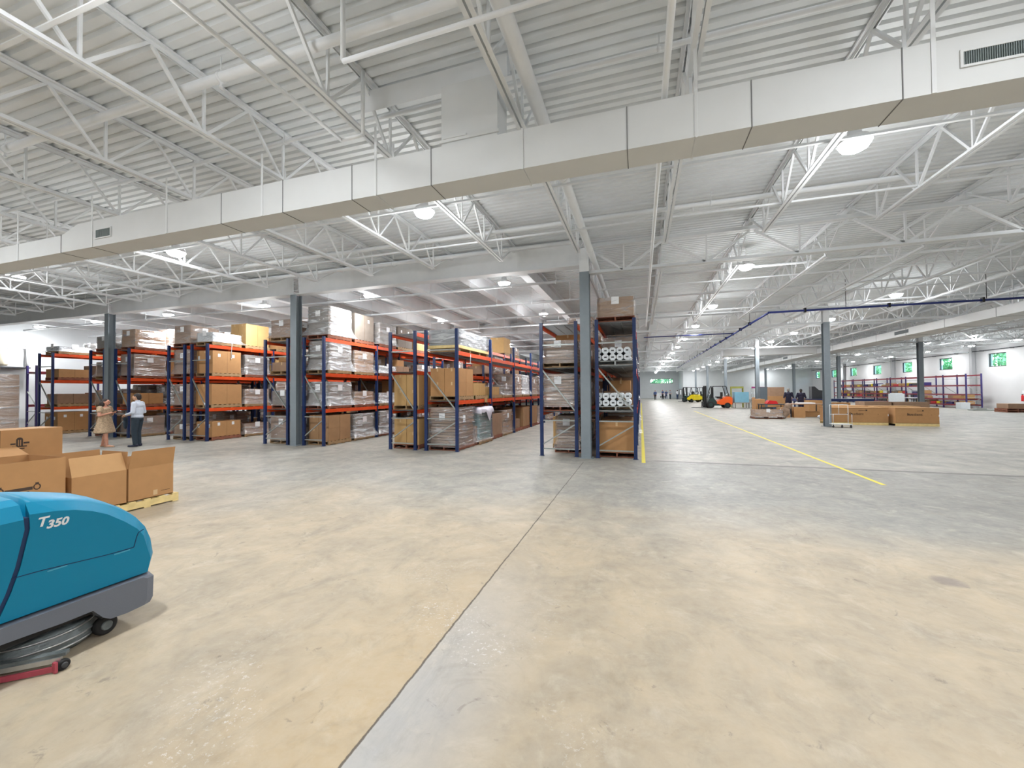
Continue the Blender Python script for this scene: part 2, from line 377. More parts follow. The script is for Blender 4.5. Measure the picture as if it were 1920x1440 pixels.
# ------------------------------------------------------------------ columns
def column_mesh(z0, z1, name, m):
    mb = MB(); a, t = .127, .016
    mb.box(-a, a, -a, -a+t, z0, z1).box(-a, a, a-t, a, z0, z1).box(-.007, .007, -a+t, a-t, z0, z1)
    return mb.mesh(name, m)
shaftR, shaftL = column_mesh(.02, 4.985, 'shaft', GREY), column_mesh(.02, 5.16, 'shaft', GREY)
capR, base = column_mesh(4.985, 5.62, 'column_top', WHITE), MB().box(-.19, .19, -.19, .19, 0, .02).mesh('base_plate', GREY)
for j in range(7):
    for i in range(-2, 3):
        if j == 6 and i >= 1: continue
        if j == 0 and i > 0: continue
        if i == 0: lab = 'blue-grey column in the rack line by yellow tape, %s in depth' % ORD[j]
        elif i < 0: lab = 'blue-grey column amid racks, %s of nearest column, %s in depth' % (['', 'first line left', 'second line left'][-i], ORD[j])
        else: lab = 'blue-grey column on open floor, %s line right of yellow line, %s in depth' % (ORD[i-1], ORD[j-1])
        if (i, j) == (0, 0): lab = 'tall blue-grey steel column nearest the camera between two rack ends'
        if (i, j) == (-1, 0): lab = 'blue-grey steel column in front rack line, middle of the three'
        if (i, j) == (-2, 0): lab = 'blue-grey steel column standing behind the woman in the beige dress'
        if (i, j) == (1, 1): lab = 'nearest blue-grey steel column on the open floor beside the hand cart'
        t = thing('steel_column', lab, 'column', (colX(i), rowY(j), 0), 0, 'steel columns')
        link('base_plate', base, t)
        link('shaft', shaftR if i >= 0 else shaftL, t)
        if i >= 0: link('column_top', capR, t)

# ------------------------------------------------------------------ roof steel
def joist_meshes():
    L = BB; a, z = .028, 5.84
    t = MB().box(-.058, -.012, .06, L-.06, z+.06-.008, z+.06+.02).box(-.020, -.012, .06, L-.06, z, z+.055).box(.012, .058, .06, L-.06, z+.06-.008, z+.06+.02).box(.012, .020, .06, L-.06, z, z+.055)
    t.box(-.05, .05, .0, .2, 5.745, 5.85).box(-.05, .05, L-.2, L, 5.745, 5.85)
    b = MB().box(-.058, -.012, 1.15, L-1.15, 5.145, 5.155).box(-.020, -.012, 1.15, L-1.15, 5.155, 5.21).box(.012, .058, 1.15, L-1.15, 5.145, 5.155).box(.012, .020, 1.15, L-1.15, 5.155, 5.21)
    w = MB(); n = 8; s = (L-2.3)/n
    zt, zb = 5.87, 5.18
    w.bar((0, 1.2, zb), (0, .12, zt-.03), .03, .03).bar((0, L-1.2, zb), (0, L-.12, zt-.03), .03, .03)
    for k in range(n+1):
        y = 1.15+s*k
        w.bar((0, y, zb), (0, y+.001, zt), .03, .03)
        if k < n: w.bar((0, y+.03, zb), (0, y+s/2, zt), .035, .035).bar((0, y+s/2, zt), (0, y+s-.03, zb), .035, .035)
    return t.mesh('top_chord', WHITE), b.mesh('bottom_chord', WHITE), w.mesh('web', WHITE)
JT, JBm, JW = joist_meshes()
JS = BA/5
def joist(x, j, far):
    k = round((x-X0)/JS); where = 'white open-web roof joist on nearest column line' if k == 0 else 'white open-web roof joist, %s %s of nearest column line' % ((ORD+['fourteenth'])[abs(k)-1], 'left' if k < 0 else 'right')
    t = thing('bar_joist', where + ', %s roof bay' % ['nearest', 'second', 'third', 'fourth', 'fifth', 'sixth', 'last'][j+1], 'joist', (x, rowY(j), 0), 0, 'open-web roof joists')
    link('top_chord', JT, t); link('bottom_chord', JBm, t); link('web', JW, t)
for j in range(-1, 6):
    for k in range(-15, 15):
        x = X0 + JS*k
        if j >= 0 and x < X0-.1: continue        # the left bays beyond the plate girder have solid beams
        if j == -1 and (k < -14 or k > 9): continue
        if k == 15: continue
        joist(x, j, j > 2)
# solid beams along the left bays
mb = MB(); L = BB
mb.box(-.14, .14, .1, L-.1, 5.36, 5.385).box(-.14, .14, .1, L-.1, 5.87, 5.92).box(-.01, .01, .1, L-.1, 5.385, 5.87)
IB = mb.mesh('roof_beam', WHITE)
for j in range(0, 6):
    for k in range(1, 15):
        x = X0 - JS*k
        o = link('roof_beam', IB, None, (x, rowY(j), 0))
        tag(o, 'white solid roof beam over racks, %s left of nearest column line, %s bay' % (ORD[k-1] if k < 13 else 'furthest', ORD[j]), 'beam', 'solid beams over the racks')
# plate girders to the left, truss girders to the right of the nearest column line
mb = MB().box(.13, BA-.13, -.15, .15, 5.16, 5.185).box(.13, BA-.13, -.012, .012, 5.185, 5.80).box(0.0, BA, -.15, .15, 5.80, 5.83)
PG = mb.mesh('plate_girder', WHITE)
for j in range(0, 6):
    for i in (-3, -2, -1):
        tag(link('plate_girder', PG, None, (colX(i), rowY(j), 0)), 'deep white plate girder %s, %s row from the front' % ({-1: 'ending at the nearest column line', -2: 'between second and third column lines', -3: 'running to the left wall'}[i], ORD[j]), 'girder', 'plate girders over the racks')
tc = MB().box(.0, BA-.005, -.10, -.015, 5.63, 5.645).box(.0, BA-.005, -.03, -.015, 5.645, 5.74).box(0, BA-.005, .015, .10, 5.63, 5.645).box(0, BA-.005, .015, .03, 5.645, 5.74).mesh('top_chord', WHITE)
bc = MB().box(.13, BA-.13, -.10, -.015, 4.93, 4.945).box(.13, BA-.13, -.03, -.015, 4.945, 5.02).box(.13, BA-.13, .015, .10, 4.93, 4.945).box(.13, BA-.13, .015, .03, 4.945, 5.02).mesh('bottom_chord', WHITE)
wb = MB(); s = JS
for k in range(5):
    xb = 1.02 + s*k
    wb.bar((s*k+.1, 0, 5.62), (xb-.03, 0, 4.98), .06, .05).bar((xb+.03, 0, 4.98), (min(s*(k+1), BA-.1), 0, 5.62), .05, .05).bar((xb, 0, 4.98), (xb, .001, 5.64), .035, .035)
wb = wb.mesh('web', WHITE)
for j in range(0, 6):
    for i in (0, 1, 2):
        t = thing('truss_girder', 'white truss girder, %s, %s row from the front' % (['starting at the nearest column', 'in the middle span', 'running to the right wall'][i], ORD[j]), 'girder', (colX(i), rowY(j), 0), 0, 'truss girders')
        link('top_chord', tc, t); link('bottom_chord', bc, t); link('web', wb, t)
# bridging angles across the joists
brg = MB().box(XL+1, XR-.3, -.02, .02, 5.215, 5.22).box(XL+1, XR-.3, -.003, .003, 5.22, 5.255).mesh('bridging_bar', WHITE)
brs = MB().box(X0, XR-.3, -.02, .02, 5.215, 5.22).box(X0, XR-.3, -.003, .003, 5.22, 5.255).mesh('bridging_bar', WHITE)
for n, y in enumerate((2.2, 6.6, 8.55)):
    tag(link('bridging_bar', brg, None, (0, y, 0)), 'thin white bridging angle across the near joists, %s from the camera' % ORD[n], 'bar', 'joist bridging')
for n, y in enumerate([rowY(j)+q for j in range(0, 4) for q in (3.1, 6.0, 9.0)]):
    tag(link('bridging_bar', brs, None, (0, y, 0)), 'thin white bridging angle across right-hand joists, %s beyond first girder' % (ORD[n] if n < 13 else 'last'), 'bar', 'joist bridging')

# ------------------------------------------------------------------ pipes
def pipe(pts, r, label, m=WHITE, name='sprinkler_pipe', cat='pipe', group=None, heads=0, clamps=0):
    t = thing(name, label, cat, pts[0], 0, group); q = [Vector(p)-Vector(pts[0]) for p in pts]
    MB().path(q, r, 10).build('pipe_run', m, t)
    d = q[-1]-q[0]
    if heads:
        h = MB().tube((0, 0, 0), (0, 0, -r-.06), .015, 6).lathe([(.02, -r-.07), (.02, -r-.05)], 8).mesh('sprinkler_head', m)
        for k in range(heads): link('sprinkler_head', h, t, q[0]+d*((k+.5)/heads))
    if clamps:
        dd = d.normalized()*.02; h = MB().tube((0, 0, r), (0, 0, ZD-.05-pts[0][2]), .008, 6).tube(-dd, dd, r+.008, 10).mesh('hanger', m)
        for k in range(clamps): link('hanger', h, t, q[0]+d*((k+.5)/clamps))
    return t
pipe([(-30, 3.52, 5.62), (25, 3.52, 5.62)], .055, 'thick white sprinkler main crossing the ceiling closest to the camera', heads=12, clamps=12)
pipe([(-30, 4.86, 5.72), (25, 4.86, 5.72)], .03, 'slim white pipe crossing the ceiling just above the big duct', clamps=10)
pipe([(-30, 9.05, 5.62), (28, 9.05, 5.62)], .05, 'white sprinkler pipe crossing between duct and first girder, middle one', heads=14, clamps=12)
pipe([(-30, 10.1, 5.55), (-1.5, 10.1, 5.55)], .055, 'white pipe tight in front of the deep plate girder', clamps=8)
for n, y in enumerate((12.0, 14.55, 17.2, 19.6, 22.0, 25.2, 28.6, 32.0)):
    pipe([(-30, y, 5.10), (-1.7, y, 5.10)], .04, 'white pipe on short hangers over the racks, %s row behind the plate girder' % ORD[n], group='pipes over the racks', clamps=20)
for n, y in enumerate((13.4, 16.5, 20.0, 27.0, 31.0, 39.0, 43.0, 51.0)):
    pipe([(X0+.3, y, 5.4), (XR-1, y, 5.4)], .035, 'white sprinkler pipe crossing the right half, %s beyond the first truss girder' % ORD[n], group='pipes over the open floor', heads=8)
pipe([(-1.17, 1.0, 5.32), (-1.17, 34, 5.32)], .085, 'fat white pipe running into depth beside the nearest column line', clamps=9)
pipe([(.27, -1, 4.82), (.27, 20, 4.82)], .032, 'slim white pipe running into depth just below the joists right of column', clamps=0)
pipe([(.85, 20.2, 5.0), (.85, 60, 5.0)], .03, 'distant white pipe running into depth over the yellow tape')
pipe([(-2.66, 3.12, 5.75), (-2.66, 3.12, 4.95), (4.5, 3.12, 4.95)], .024, 'white conduit dropping then turning level overhead, near centre top', name='conduit')
pipe([(-3.52, .6, 4.95), (-3.52, 4.1, 4.95), (-3.2, 4.1, 4.95), (-3.2, 4.1, 5.75)], .022, 'thin white conduit under a joist with a hooked end before the duct', name='conduit')
mb = [(4.82, 60, 4.8), (4.82, 18.05, 4.8), (16.5, 18.05, 4.8)]
t = pipe(mb, .04, 'dark blue compressed-air pipe turning a corner above the open floor', BLUEP, 'air_pipe')
h = MB()
for k in range(22): h.box(-.06, .06, -1.2-1.8*k-.04, -1.2-1.8*k+.04, -.05, .09)
for k in range(5): h.box(1.2+2.6*k-.03, 1.2+2.6*k+.03, -42.01, -41.89, -.07, .09)
h.build('pipe_clamps', DARK, t)
hh = MB()
for k in range(7): hh.tube((0, -3-6*k, .05), (0, -3-6*k, 1.08), .01, 6)
for k in range(3): hh.tube((2.5+4*k, -41.95, .05), (2.5+4*k, -41.95, 1.08), .01, 6)
hh.build('hanger', DGREY, t)
pipe([(.2, 24.1, 4.8), (4.76, 24.1, 4.8)], .03, 'dark blue branch pipe crossing left from the blue air pipe', BLUEP, 'air_pipe')
# header angle under the deck and duct plenum
tag(MB().box(-3.5, -1.45, 4.44, 4.56, 5.62, 5.78).box(-3.5, -1.45, 4.44, 4.445, 5.5, 5.62).build('roof_opening_header', WHITE), 'white steel header spanning two joists above the duct riser', 'header')

# ------------------------------------------------------------------ big rectangular duct
DY0, DY1, DZ0, DZ1 = 4.27, 4.64, 4.275, 4.715
duct = thing('air_duct', 'long white rectangular air duct crossing the whole ceiling near the camera', 'duct', (0, DY0, DZ0))
mb = MB()
mb.poly([(x, y, z) for x in (-9.16, 14) for (y, z) in ((DY0, DZ0), (DY1, DZ0), (DY1, DZ1), (DY0, DZ1))],
        [(0, 1, 5, 4), (1, 2, 6, 5), (2, 3, 7, 6), (3, 0, 4, 7), (4, 5, 6, 7)])
mb.poly([(x, y, z) for x, zt in ((-9.16, DZ1), (-9.58, 4.58)) for (y, z) in ((DY0, DZ0), (DY1, DZ0), (DY1, zt), (DY0, zt))], [(0, 1, 5, 4), (1, 2, 6, 5), (2, 3, 7, 6), (3, 0, 4, 7)])
mb.poly([(x, y, z) for x in (-9.58, -28) for (y, z) in ((DY0, DZ0), (DY1, DZ0), (DY1, 4.58), (DY0, 4.58))], [(0, 1, 5, 4), (1, 2, 6, 5), (2, 3, 7, 6), (3, 0, 4, 7), (4, 5, 6, 7)])
for v in range(len(mb.v)): mb.v[v] = (mb.v[v][0], mb.v[v][1]-DY0, mb.v[v][2]-DZ0)
mb.build('duct_body', DUCT, duct)
for x in (-12.4, -9.6, -8.75, -5.79, -4.64, -3.5, -2.36, -.1, 1.03, 2.17, 4.4, 6.6):
    MB().box(x-.004, x+.004, -.006, DY1-DY0+.004, -.006, (DZ1 if x > -9.2 else 4.58)-DZ0+.004).build('duct_seam', SEAM, duct)
for x in (-1.22, -3.14, .55): MB().box(x-.010, x+.010, -.012, DY1-DY0+.01, -.012, DZ1-DZ0+.01).build('duct_flange', DUCT, duct)
for x in (-26.4, -21.2, -17, -10.9, -8.75, -6.94, -5.01, -3.14, .55, 2.38, 4.5, 6.5):
    top = 5.15-DZ0
    MB().box(x-.016, x+.016, -.009, -.003, 0, top).box(x-.016, x+.016, DY1-DY0+.003, DY1-DY0+.009, 0, top).build('hanging_strap', WHITE, duct)
def grille(x0, x1, z0, z1, parent, slats):
    g = MB().box(x0, x1, -.004, -.001, z0, z1).build('vent_grille', VENT, parent)
    f = MB().box(x0-.02, x1+.02, -.014, -.002, z0-.02, z0).box(x0-.02, x1+.02, -.014, -.002, z1, z1+.02).box(x0-.02, x0, -.014, -.002, z0, z1).box(x1, x1+.02, -.014, -.002, z0, z1)
    f.build('grille_frame', DUCT, g)
    s_ = MB(); n = slats
    for k in range(n):
        x = x0+(x1-x0)*(k+.5)/n; s_.box(x-.25*(x1-x0)/n, x+.1*(x1-x0)/n, -.012, -.004, z0, z1)
    s_.build('slat', VENTL, g)
grille(2.57, 2.95, 4.46-DZ0, 4.57-DZ0, duct, 26)
grille(-8.64, -8.27, 4.41-DZ0, 4.54-DZ0, duct, 14)
grille(-14.2, -13.8, 4.38-DZ0, 4.48-DZ0, duct, 14)
MB().box(-2.23, -1.52, .02, DY1-DY0-.01, DZ1-DZ0, 5.45-DZ0).build('duct_riser', DUCT, duct)
MB().box(-2.25, -1.5, .0, .02, DZ1-DZ0+.04, DZ1-DZ0+.075).box(-2.2, -1.9, -.01, .01, DZ1-DZ0+.075, DZ1-DZ0+.10).build('riser_flange', DUCT, duct)
# duct along the right half and its branch
d2 = thing('air_duct', 'long beige-white duct running into depth over the right half of the hall', 'duct', (13.2, 14, 4.55))
MB().box(0, 1.3, 0, 62, 0, .36).build('duct_body', DUCT, d2)
s_ = MB()
for k in range(22): s_.box(-.008, 1.308, 1+2.8*k, 1.015+2.8*k, -.008, .37)
s_.build('duct_seam', SEAM, d2)
for k in range(3):
    g = MB().box(-.006, 0, 12+9*k, 13.2+9*k, .12, .3).build('vent_grille', VENT, d2)
s_ = MB().box(0, .03, 0, .04, .36, 1.3).mesh('hanging_strap', WHITE)
for k in range(15): link('hanging_strap', s_, d2, (.1, 2+4*k, 0)); link('hanging_strap', s_, d2, (1.17, 2+4*k, 0))
d3 = thing('air_duct', 'distant cross duct joining the right-hand duct beyond the forklift columns', 'duct', (6.6, 37.4, 4.6))
MB().box(0, 6.6, 0, .9, 0, .5).build('duct_body', DUCT, d3)
MB().box(.2, .24, .1, .14, .5, 1.3).box(3.4, 3.44, .1, .14, .5, 1.3).build('hanging_strap', WHITE, d3)

# ------------------------------------------------------------------ high-bay lamps
lamp0 = thing('high_bay_light', 'x', 'ceiling light', (0, 0, 0), 0, 'high-bay lamps')
MB().lathe([(.02, .20), (.08, .19), (.09, .10), (.17, .07), (.205, .02), (.205, .0)], 20).build('housing', mat('lamp_housing_white', (232, 232, 232), .4), lamp0)
MB().lathe([(.19, 0), (.185, -.03), (.16, -.07), (.11, -.10), (.04, -.115)], 20).build('lens', LENS, lamp0)
MB().tube((0, 0, .2), (0, 0, .60), .006, 6).build('hanging_cord', WHITE, lamp0)
ld = bpy.data.lights.new('ceiling_fill_light', 'POINT'); ld.energy = LAMP_W; ld.shadow_soft_size = .35; ld.color = (.98, .99, 1)
lo = bpy.data.objects.new('ceiling_fill_light', ld); C.objects.link(lo); lo.parent = lamp0; lo.location = (0, 0, -.85)  # added fill point hung below each fixture to brighten the ceiling
ld.energy = LAMP_W*.33
la = bpy.data.lights.new('lamp_beam', 'AREA'); la.shape = 'DISK'; la.size = .36; la.energy = LAMP_W*.58; la.color = (.98, .99, 1)
lo = bpy.data.objects.new('lamp_beam', la); C.objects.link(lo); lo.parent = lamp0; lo.location = (0, 0, -.14)
LP = [(2.98, 6.98, 'bright right lamp just below the near duct'), (-4.0, 6.95, 'brightest lamp below the duct left of centre'), (-11.0, 6.98, 'lamp below the duct above the left racks'), (-17.7, 6.9, 'lamp at far left edge below the duct')]
for j, y in enumerate((13.0, 18.7, 24.2, 29.9, 35.5, 41.1, 46.7, 52.4, 58, 63.6, 69.2, 75, 80.6, 86.5)):
    LP.append((2.92, y, 'lamp over the wide aisle, %s in the long row' % (ORD[j] if j < 13 else 'last')))
for i, x in enumerate((-4.2, -9.4, -14.4, -20.0, -25.0, -29.6)):
    for j, y in enumerate((12.4, 18.0, 23.4, 28.6, 40, 52)):
        if i > 1 and j > 3: continue
        LP.append((x, y, 'lamp over the racks, %s line left of the aisle, %s in depth' % (ORD[i], ORD[j])))
for j, y in enumerate((18.8, 24.3, 29.4, 34.1, 38.8, 44.5, 50, 56, 62, 68, 74, 80)):
    LP.append((9.2, y, 'lamp over the open floor, %s in the row right of the yellow line' % ORD[j]))
for j, y in enumerate((34.9, 39.5, 50, 60, 70, 81)): LP.append((21.2, y, 'lamp over the right part of the hall, %s in its row' % ORD[j]))
for j, y in enumerate((39.7, 44.1, 49.6, 55.6, 64, 71.3)): LP.append((26.6, y, 'lamp close to the windowed right wall, %s in its row' % ORD[j]))
LP += [(2.98, 1.3, 'lamp right behind the camera'), (-4.0, 1.3, 'lamp left behind the camera'), (-11, 1.3, 'added unseen lamp above the scrubber side'), (9.2, 1.3, 'added unseen lamp far right beside the camera'), (9.2, 9.5, 'unseen lamp right of the frame near the first girder'),  # unseen lamps added off-frame, lighting the floor near the camera
       (2.98, -5, 'second lamp right behind the camera'), (-5, -5, 'second lamp left behind the camera'), (16, 9, 'unseen lamp outside the right of the frame'), (16.5, 22, 'unseen lamp over the floor outside right edge'), (22, 25, 'unseen lamp near right wall outside the frame'), (-19, 1.0, 'added unseen lamp outside the frame on the left')]
for n, (x, y, lab) in enumerate(LP):
    if n == 0: lamp0.location = (x, y, 5.33); lamp0['label'] = lab; kids(lamp0)
    else: dup(lamp0, (x, y, 5.33), None, lab, 'high-bay lamps')

# ------------------------------------------------------------------ floor tape
tag(MB().box(.0, .09, 10.52, 60, 0, .002).build('floor_tape', YEL), 'yellow floor tape along the foot of the nearest rack', 'floor tape')
tag(MB().box(4.25, 4.33, 9.27, 37.5, 0, .002).build('floor_tape', YEL), 'long yellow floor line running down the open aisle', 'floor tape')
# ------------------------------------------------------------------ outside
struct(MB().box(-60, 80, -40, 140, -.5, -.21).build('ground', GRASS))
tr = Vector; lm = MB(); rr = random.Random(3)
for _ in range(5200):
    v = Vector((rr.gauss(0, 1), rr.gauss(0, 1), rr.gauss(0, 1))).normalized(); rad = rr.uniform(.55, 1)**.5*(1+.22*math.sin(v.x*5+v.z*4)*math.cos(v.y*6))
    p = Vector((v.x*2.3, v.y*2.3, v.z*2.6))*rad+Vector((0, 0, 4)); a = Vector((rr.gauss(0, 1), rr.gauss(0, 1), rr.gauss(0, 1))).normalized(); b = a.orthogonal().normalized(); s1 = rr.uniform(.09, .18)
    lm.poly([p-a*s1, p-b*s1*.6, p+a*s1, p+b*s1*.6], [(0, 1, 2, 3)])
lm = lm.mesh('foliage', LEAF); tk = MB().tube((0, 0, -.3), (.1, 0, 3.2), .16, 10, r2=.09).tube((.1, 0, 2.8), (.9, .5, 4.4), .08, 6, r2=.03).tube((.1, 0, 2.8), (-.8, -.4, 4.6), .08, 6, r2=.03).mesh('trunk', BARK)
tp = [(33.6, 42.5+5.1*k, 'right wall') for k in range(10)] + [(.5+3.9*k, 98, 'far wall') for k in range(3)]
for n, (x, y, wl) in enumerate(tp):
    t = thing('tree', 'green leafy tree outside the %s windows, %s from the near end' % (wl, ORD[n if n < 10 else n-10]), 'tree', (x, y, 0), n*1.3, 'trees outside the windows')
    link('foliage', lm, t); link('trunk', tk, t)
# ------------------------------------------------------------------ pallets and loads
RACKN = {'A1': 'rack beside the yellow tape', 'A2': 'rack left of nearest column', 'B1': 'left rack of the middle pair', 'B2': 'right rack of the middle pair',
         'C1': 'rack left of second column', 'C2': 'rack right of second column', 'D1': 'left rack between far columns', 'D2': 'right rack between far columns',
         'E1': 'rack left of third column', 'E2': 'rack right of third column', 'F1': 'hidden leftmost rack', 'F2': 'rack at left edge'}
LV = ['floor level', 'lowest shelf', 'middle shelf', 'top shelf']
BAYN = ['front bay', 'second bay', 'third bay', 'fourth bay', 'fifth bay', 'sixth bay', 'seventh bay', 'eighth bay']
CACHE = {}
def move_in(o):                                     # templates start unlinked from view: first use takes the original
    return o
def pallet_at(loc, label, m=WOOD, w_=1.15, d=1.0, rz=0, group='wooden pallets'):
    key = ('pallet', m.name, w_, d)
    if key not in CACHE:
        t = MB()
        n = 7
        for k in range(n):
            y = -w_/2 + (w_-.09)*k/(n-1); t.box(-d/2, d/2, y, y+.09, .115, .135)
        s1 = MB().box(-d/2, -d/2+.04, -w_/2, w_/2, .02, .115).mesh('stringer', m)
        b = MB()
        for k in range(4):
            y = -w_/2 + (w_-.09)*k/3; b.box(-d/2, d/2, y, y+.09, 0, .02)
        CACHE[key] = (t.mesh('top_boards', m), s1, b.mesh('bottom_boards', m))
    a, s1, b = CACHE[key]
    o = thing('pallet', label, 'pallet', loc, rz, group)
    link('top_boards', a, o); link('bottom_boards', b, o)
    for q in (0, d/2-.02, d-.04): link('stringer', s1, o, (q, 0, 0))
    return o
def carton_mesh(w_, d, h, m, ink=None):
    key = ('carton', w_, d, h, m.name)
    if key not in CACHE:
        mb = MB().box(-d/2, d/2, -w_/2, w_/2, 0, h)
        mb.box(-.025, .025, -w_/2-.001, w_/2+.001, h-.1, h+.001, 1)
        mb.box(-d/2-.0015, d/2+.0015, -.003, .003, .002, h+.0015, 2) if w_ > .7 else None
        CACHE[key] = mb.mesh('cardboard_carton', [m, TAPE, SEAMC])
    return CACHE[key]
def carton_at(loc, dims, label, m=CARD, rz=0, group=None, labels=0, side=1):
    w_, d, h = dims
    o = link('cardboard_carton', carton_mesh(w_, d, h, m), None, loc, rz); tag(o, label, 'box', group)
    for k in range(labels):
        y = (-w_*.28, w_*.22)[k]; x = d/2
        pm = MB().box(x, x+.002, y-.05, y+.05, h*.72, h*.72+.12).box(y-.05, y+.05, -w_/2-.002, -w_/2, h*.6, h*.6+.14).mesh('shipping_label', PAPER) if ('lab', w_, d, h, k) not in CACHE else CACHE[('lab', w_, d, h, k)]
        CACHE[('lab', w_, d, h, k)] = pm; link('shipping_label', pm, o)
    return o
def film_mesh(w_, d, h, m, flare=.07, seed=1, slack=.012):
    r = random.Random(seed); mb = MB(); ns, nz = 7, 9; rings = []
    for a in range(nz+1):
        t = a/nz; z = -.03 + (h+.03)*t; ex = slack + (flare*(1-t/.4)**2 if t < .4 else 0) + (.0 if t < .97 else -.01)
        X, Y = d/2+ex, w_/2+ex; ring = []
        for sd in range(4):
            for k in range(ns):
                u = -1+2*k/ns
                x, y = [(X*u, -Y), (X, Y*u), (-X*u, Y), (-X, -Y*u)][sd]
                q = 1 + r.uniform(-.006, .02)*(0 if k == 0 else 1)
                ring.append((x*q, y*q, z+r.uniform(-.012, .012)*(0 < a < nz)))
        rings.append(ring)
    pts = [p for g in rings for p in g]; n = 4*ns
    fs = [(a*n+i, a*n+(i+1) % n, (a+1)*n+(i+1) % n, (a+1)*n+i) for a in range(nz) for i in range(n)]
    mb.poly(pts, fs, 0, True); mb.poly([(x, y, z) for x, y, z in rings[-1]], [tuple(range(n))])
    return mb.mesh('stretch_film', m)
def wrapped_at(loc, dims, label, kind='brown', rz=0, group='wrapped pallet loads', lab=True, seed=None):
    w_, d, h = dims
    key = ('wr', w_, d, h, kind, lab)
    if key not in CACHE:
        r = random.Random(hash((int(w_*100), int(h*100), len(kind))) % 999)
        core = {'brown': CARDD, 'grey': CARDG, 'tan': CARDS, 'dark': CARDG, 'white': FOAM}[kind]
        mb = MB()
        nz = max(1, round(h/.42)); ny = 2 if w_ > .9 else 1
        for a in range(nz):
            for b in range(ny):
                y0 = -w_/2 + w_*b/ny; g = .006; mb.box(-d/2+r.uniform(0, .02), d/2-r.uniform(0, .02), y0+g, y0+w_/ny-g, h*a/nz+(.004 if a else 0), h*(a+1)/nz)
        CACHE[key] = (mb.mesh('carton_stack', core), film_mesh(w_, d, h, FILMW if kind in ('grey', 'white') else FILM, .17 if kind in ('grey', 'white') else .1, int(h*100)), MB().box(d/2+.016, d/2+.018, -.12, .10, h*.62, h*.62+.2).box(-.1, .1, -w_/2-.018, -w_/2-.016, h*.64, h*.64+.2).mesh('shipping_label', PAPER))
    a, b, c = CACHE[key]
    o = thing('wrapped_load', label, 'wrapped load', loc, rz, group)
    link('carton_stack', a, o); link('stretch_film', b, o)
    if lab: link('shipping_label', c, o)
    return o
def bundle_at(loc, dims, label, m=CARDD, rz=0, group='wrapped stacks of flat bundles', lab=True):
    w_, d, h = dims; key = ('bu', w_, d, h, m.name)
    if key not in CACHE:
        r = random.Random(int(h*77)); n = max(2, round(h/.085)); mb = MB()
        for a in range(n):
            for b in range(2):
                q = [r.uniform(-.028, .028) for _ in range(4)]
                y0, y1 = (-w_/2, -.004) if b == 0 else (.004, w_/2)
                mb.box(-d/2+.02+q[0], d/2-.02+q[1], y0+.02+(q[2] if b == 0 else 0), y1-.02+(q[3] if b else 0), h*a/n+.009, h*(a+1)/n-.009)
        CACHE[key] = (mb.mesh('flat_bundles', m), film_mesh(w_, d, h, FILM, .07, int(h*50), .03), MB().box(d/2+.016, d/2+.018, -.3, -.12, h*.6, h*.6+.22).box(-.16, .04, -w_/2-.018, -w_/2-.016, h*.68, h*.68+.2).mesh('shipping_label', PAPER))
    a, b, c = CACHE[key]
    o = thing('bundle_stack', label, 'wrapped load', loc, rz, group)
    link('flat_bundles', a, o); link('stretch_film', b, o)
    if lab: link('shipping_label', c, o)
    return o
def stack(loc, n, size, label, m=CARD, skip=(), group=None, gap=.012):
    nx, ny, nz = n; w_, d, h = size; r = random.Random(int(abs(loc[0]*31+loc[1]*17+loc[2]*7)))
    for c in range(nz):
        for a in range(nx):
            for b in range(ny):
                if (a, b, c) in skip: continue
                x = loc[0]+(a-(nx-1)/2)*(d+gap); y = loc[1]+(b-(ny-1)/2)*(w_+gap)
                pos = (['lower', 'upper'] if nz == 2 else (['bottom', 'middle', 'top'] if nz == 3 else ['']))[c] + ' ' + ((['left', 'right'] if nx == 2 else [''])[a]) + ' ' + ((['front', 'back'] if ny == 2 else ([''] if ny == 1 else ['front', 'middle', 'back']))[b])
                carton_at((x, y, loc[2]+c*(h+.001)), size, ' '.join(('%s carton, %s' % (pos, label)).split()), m, 0, group or 'stacked cartons')
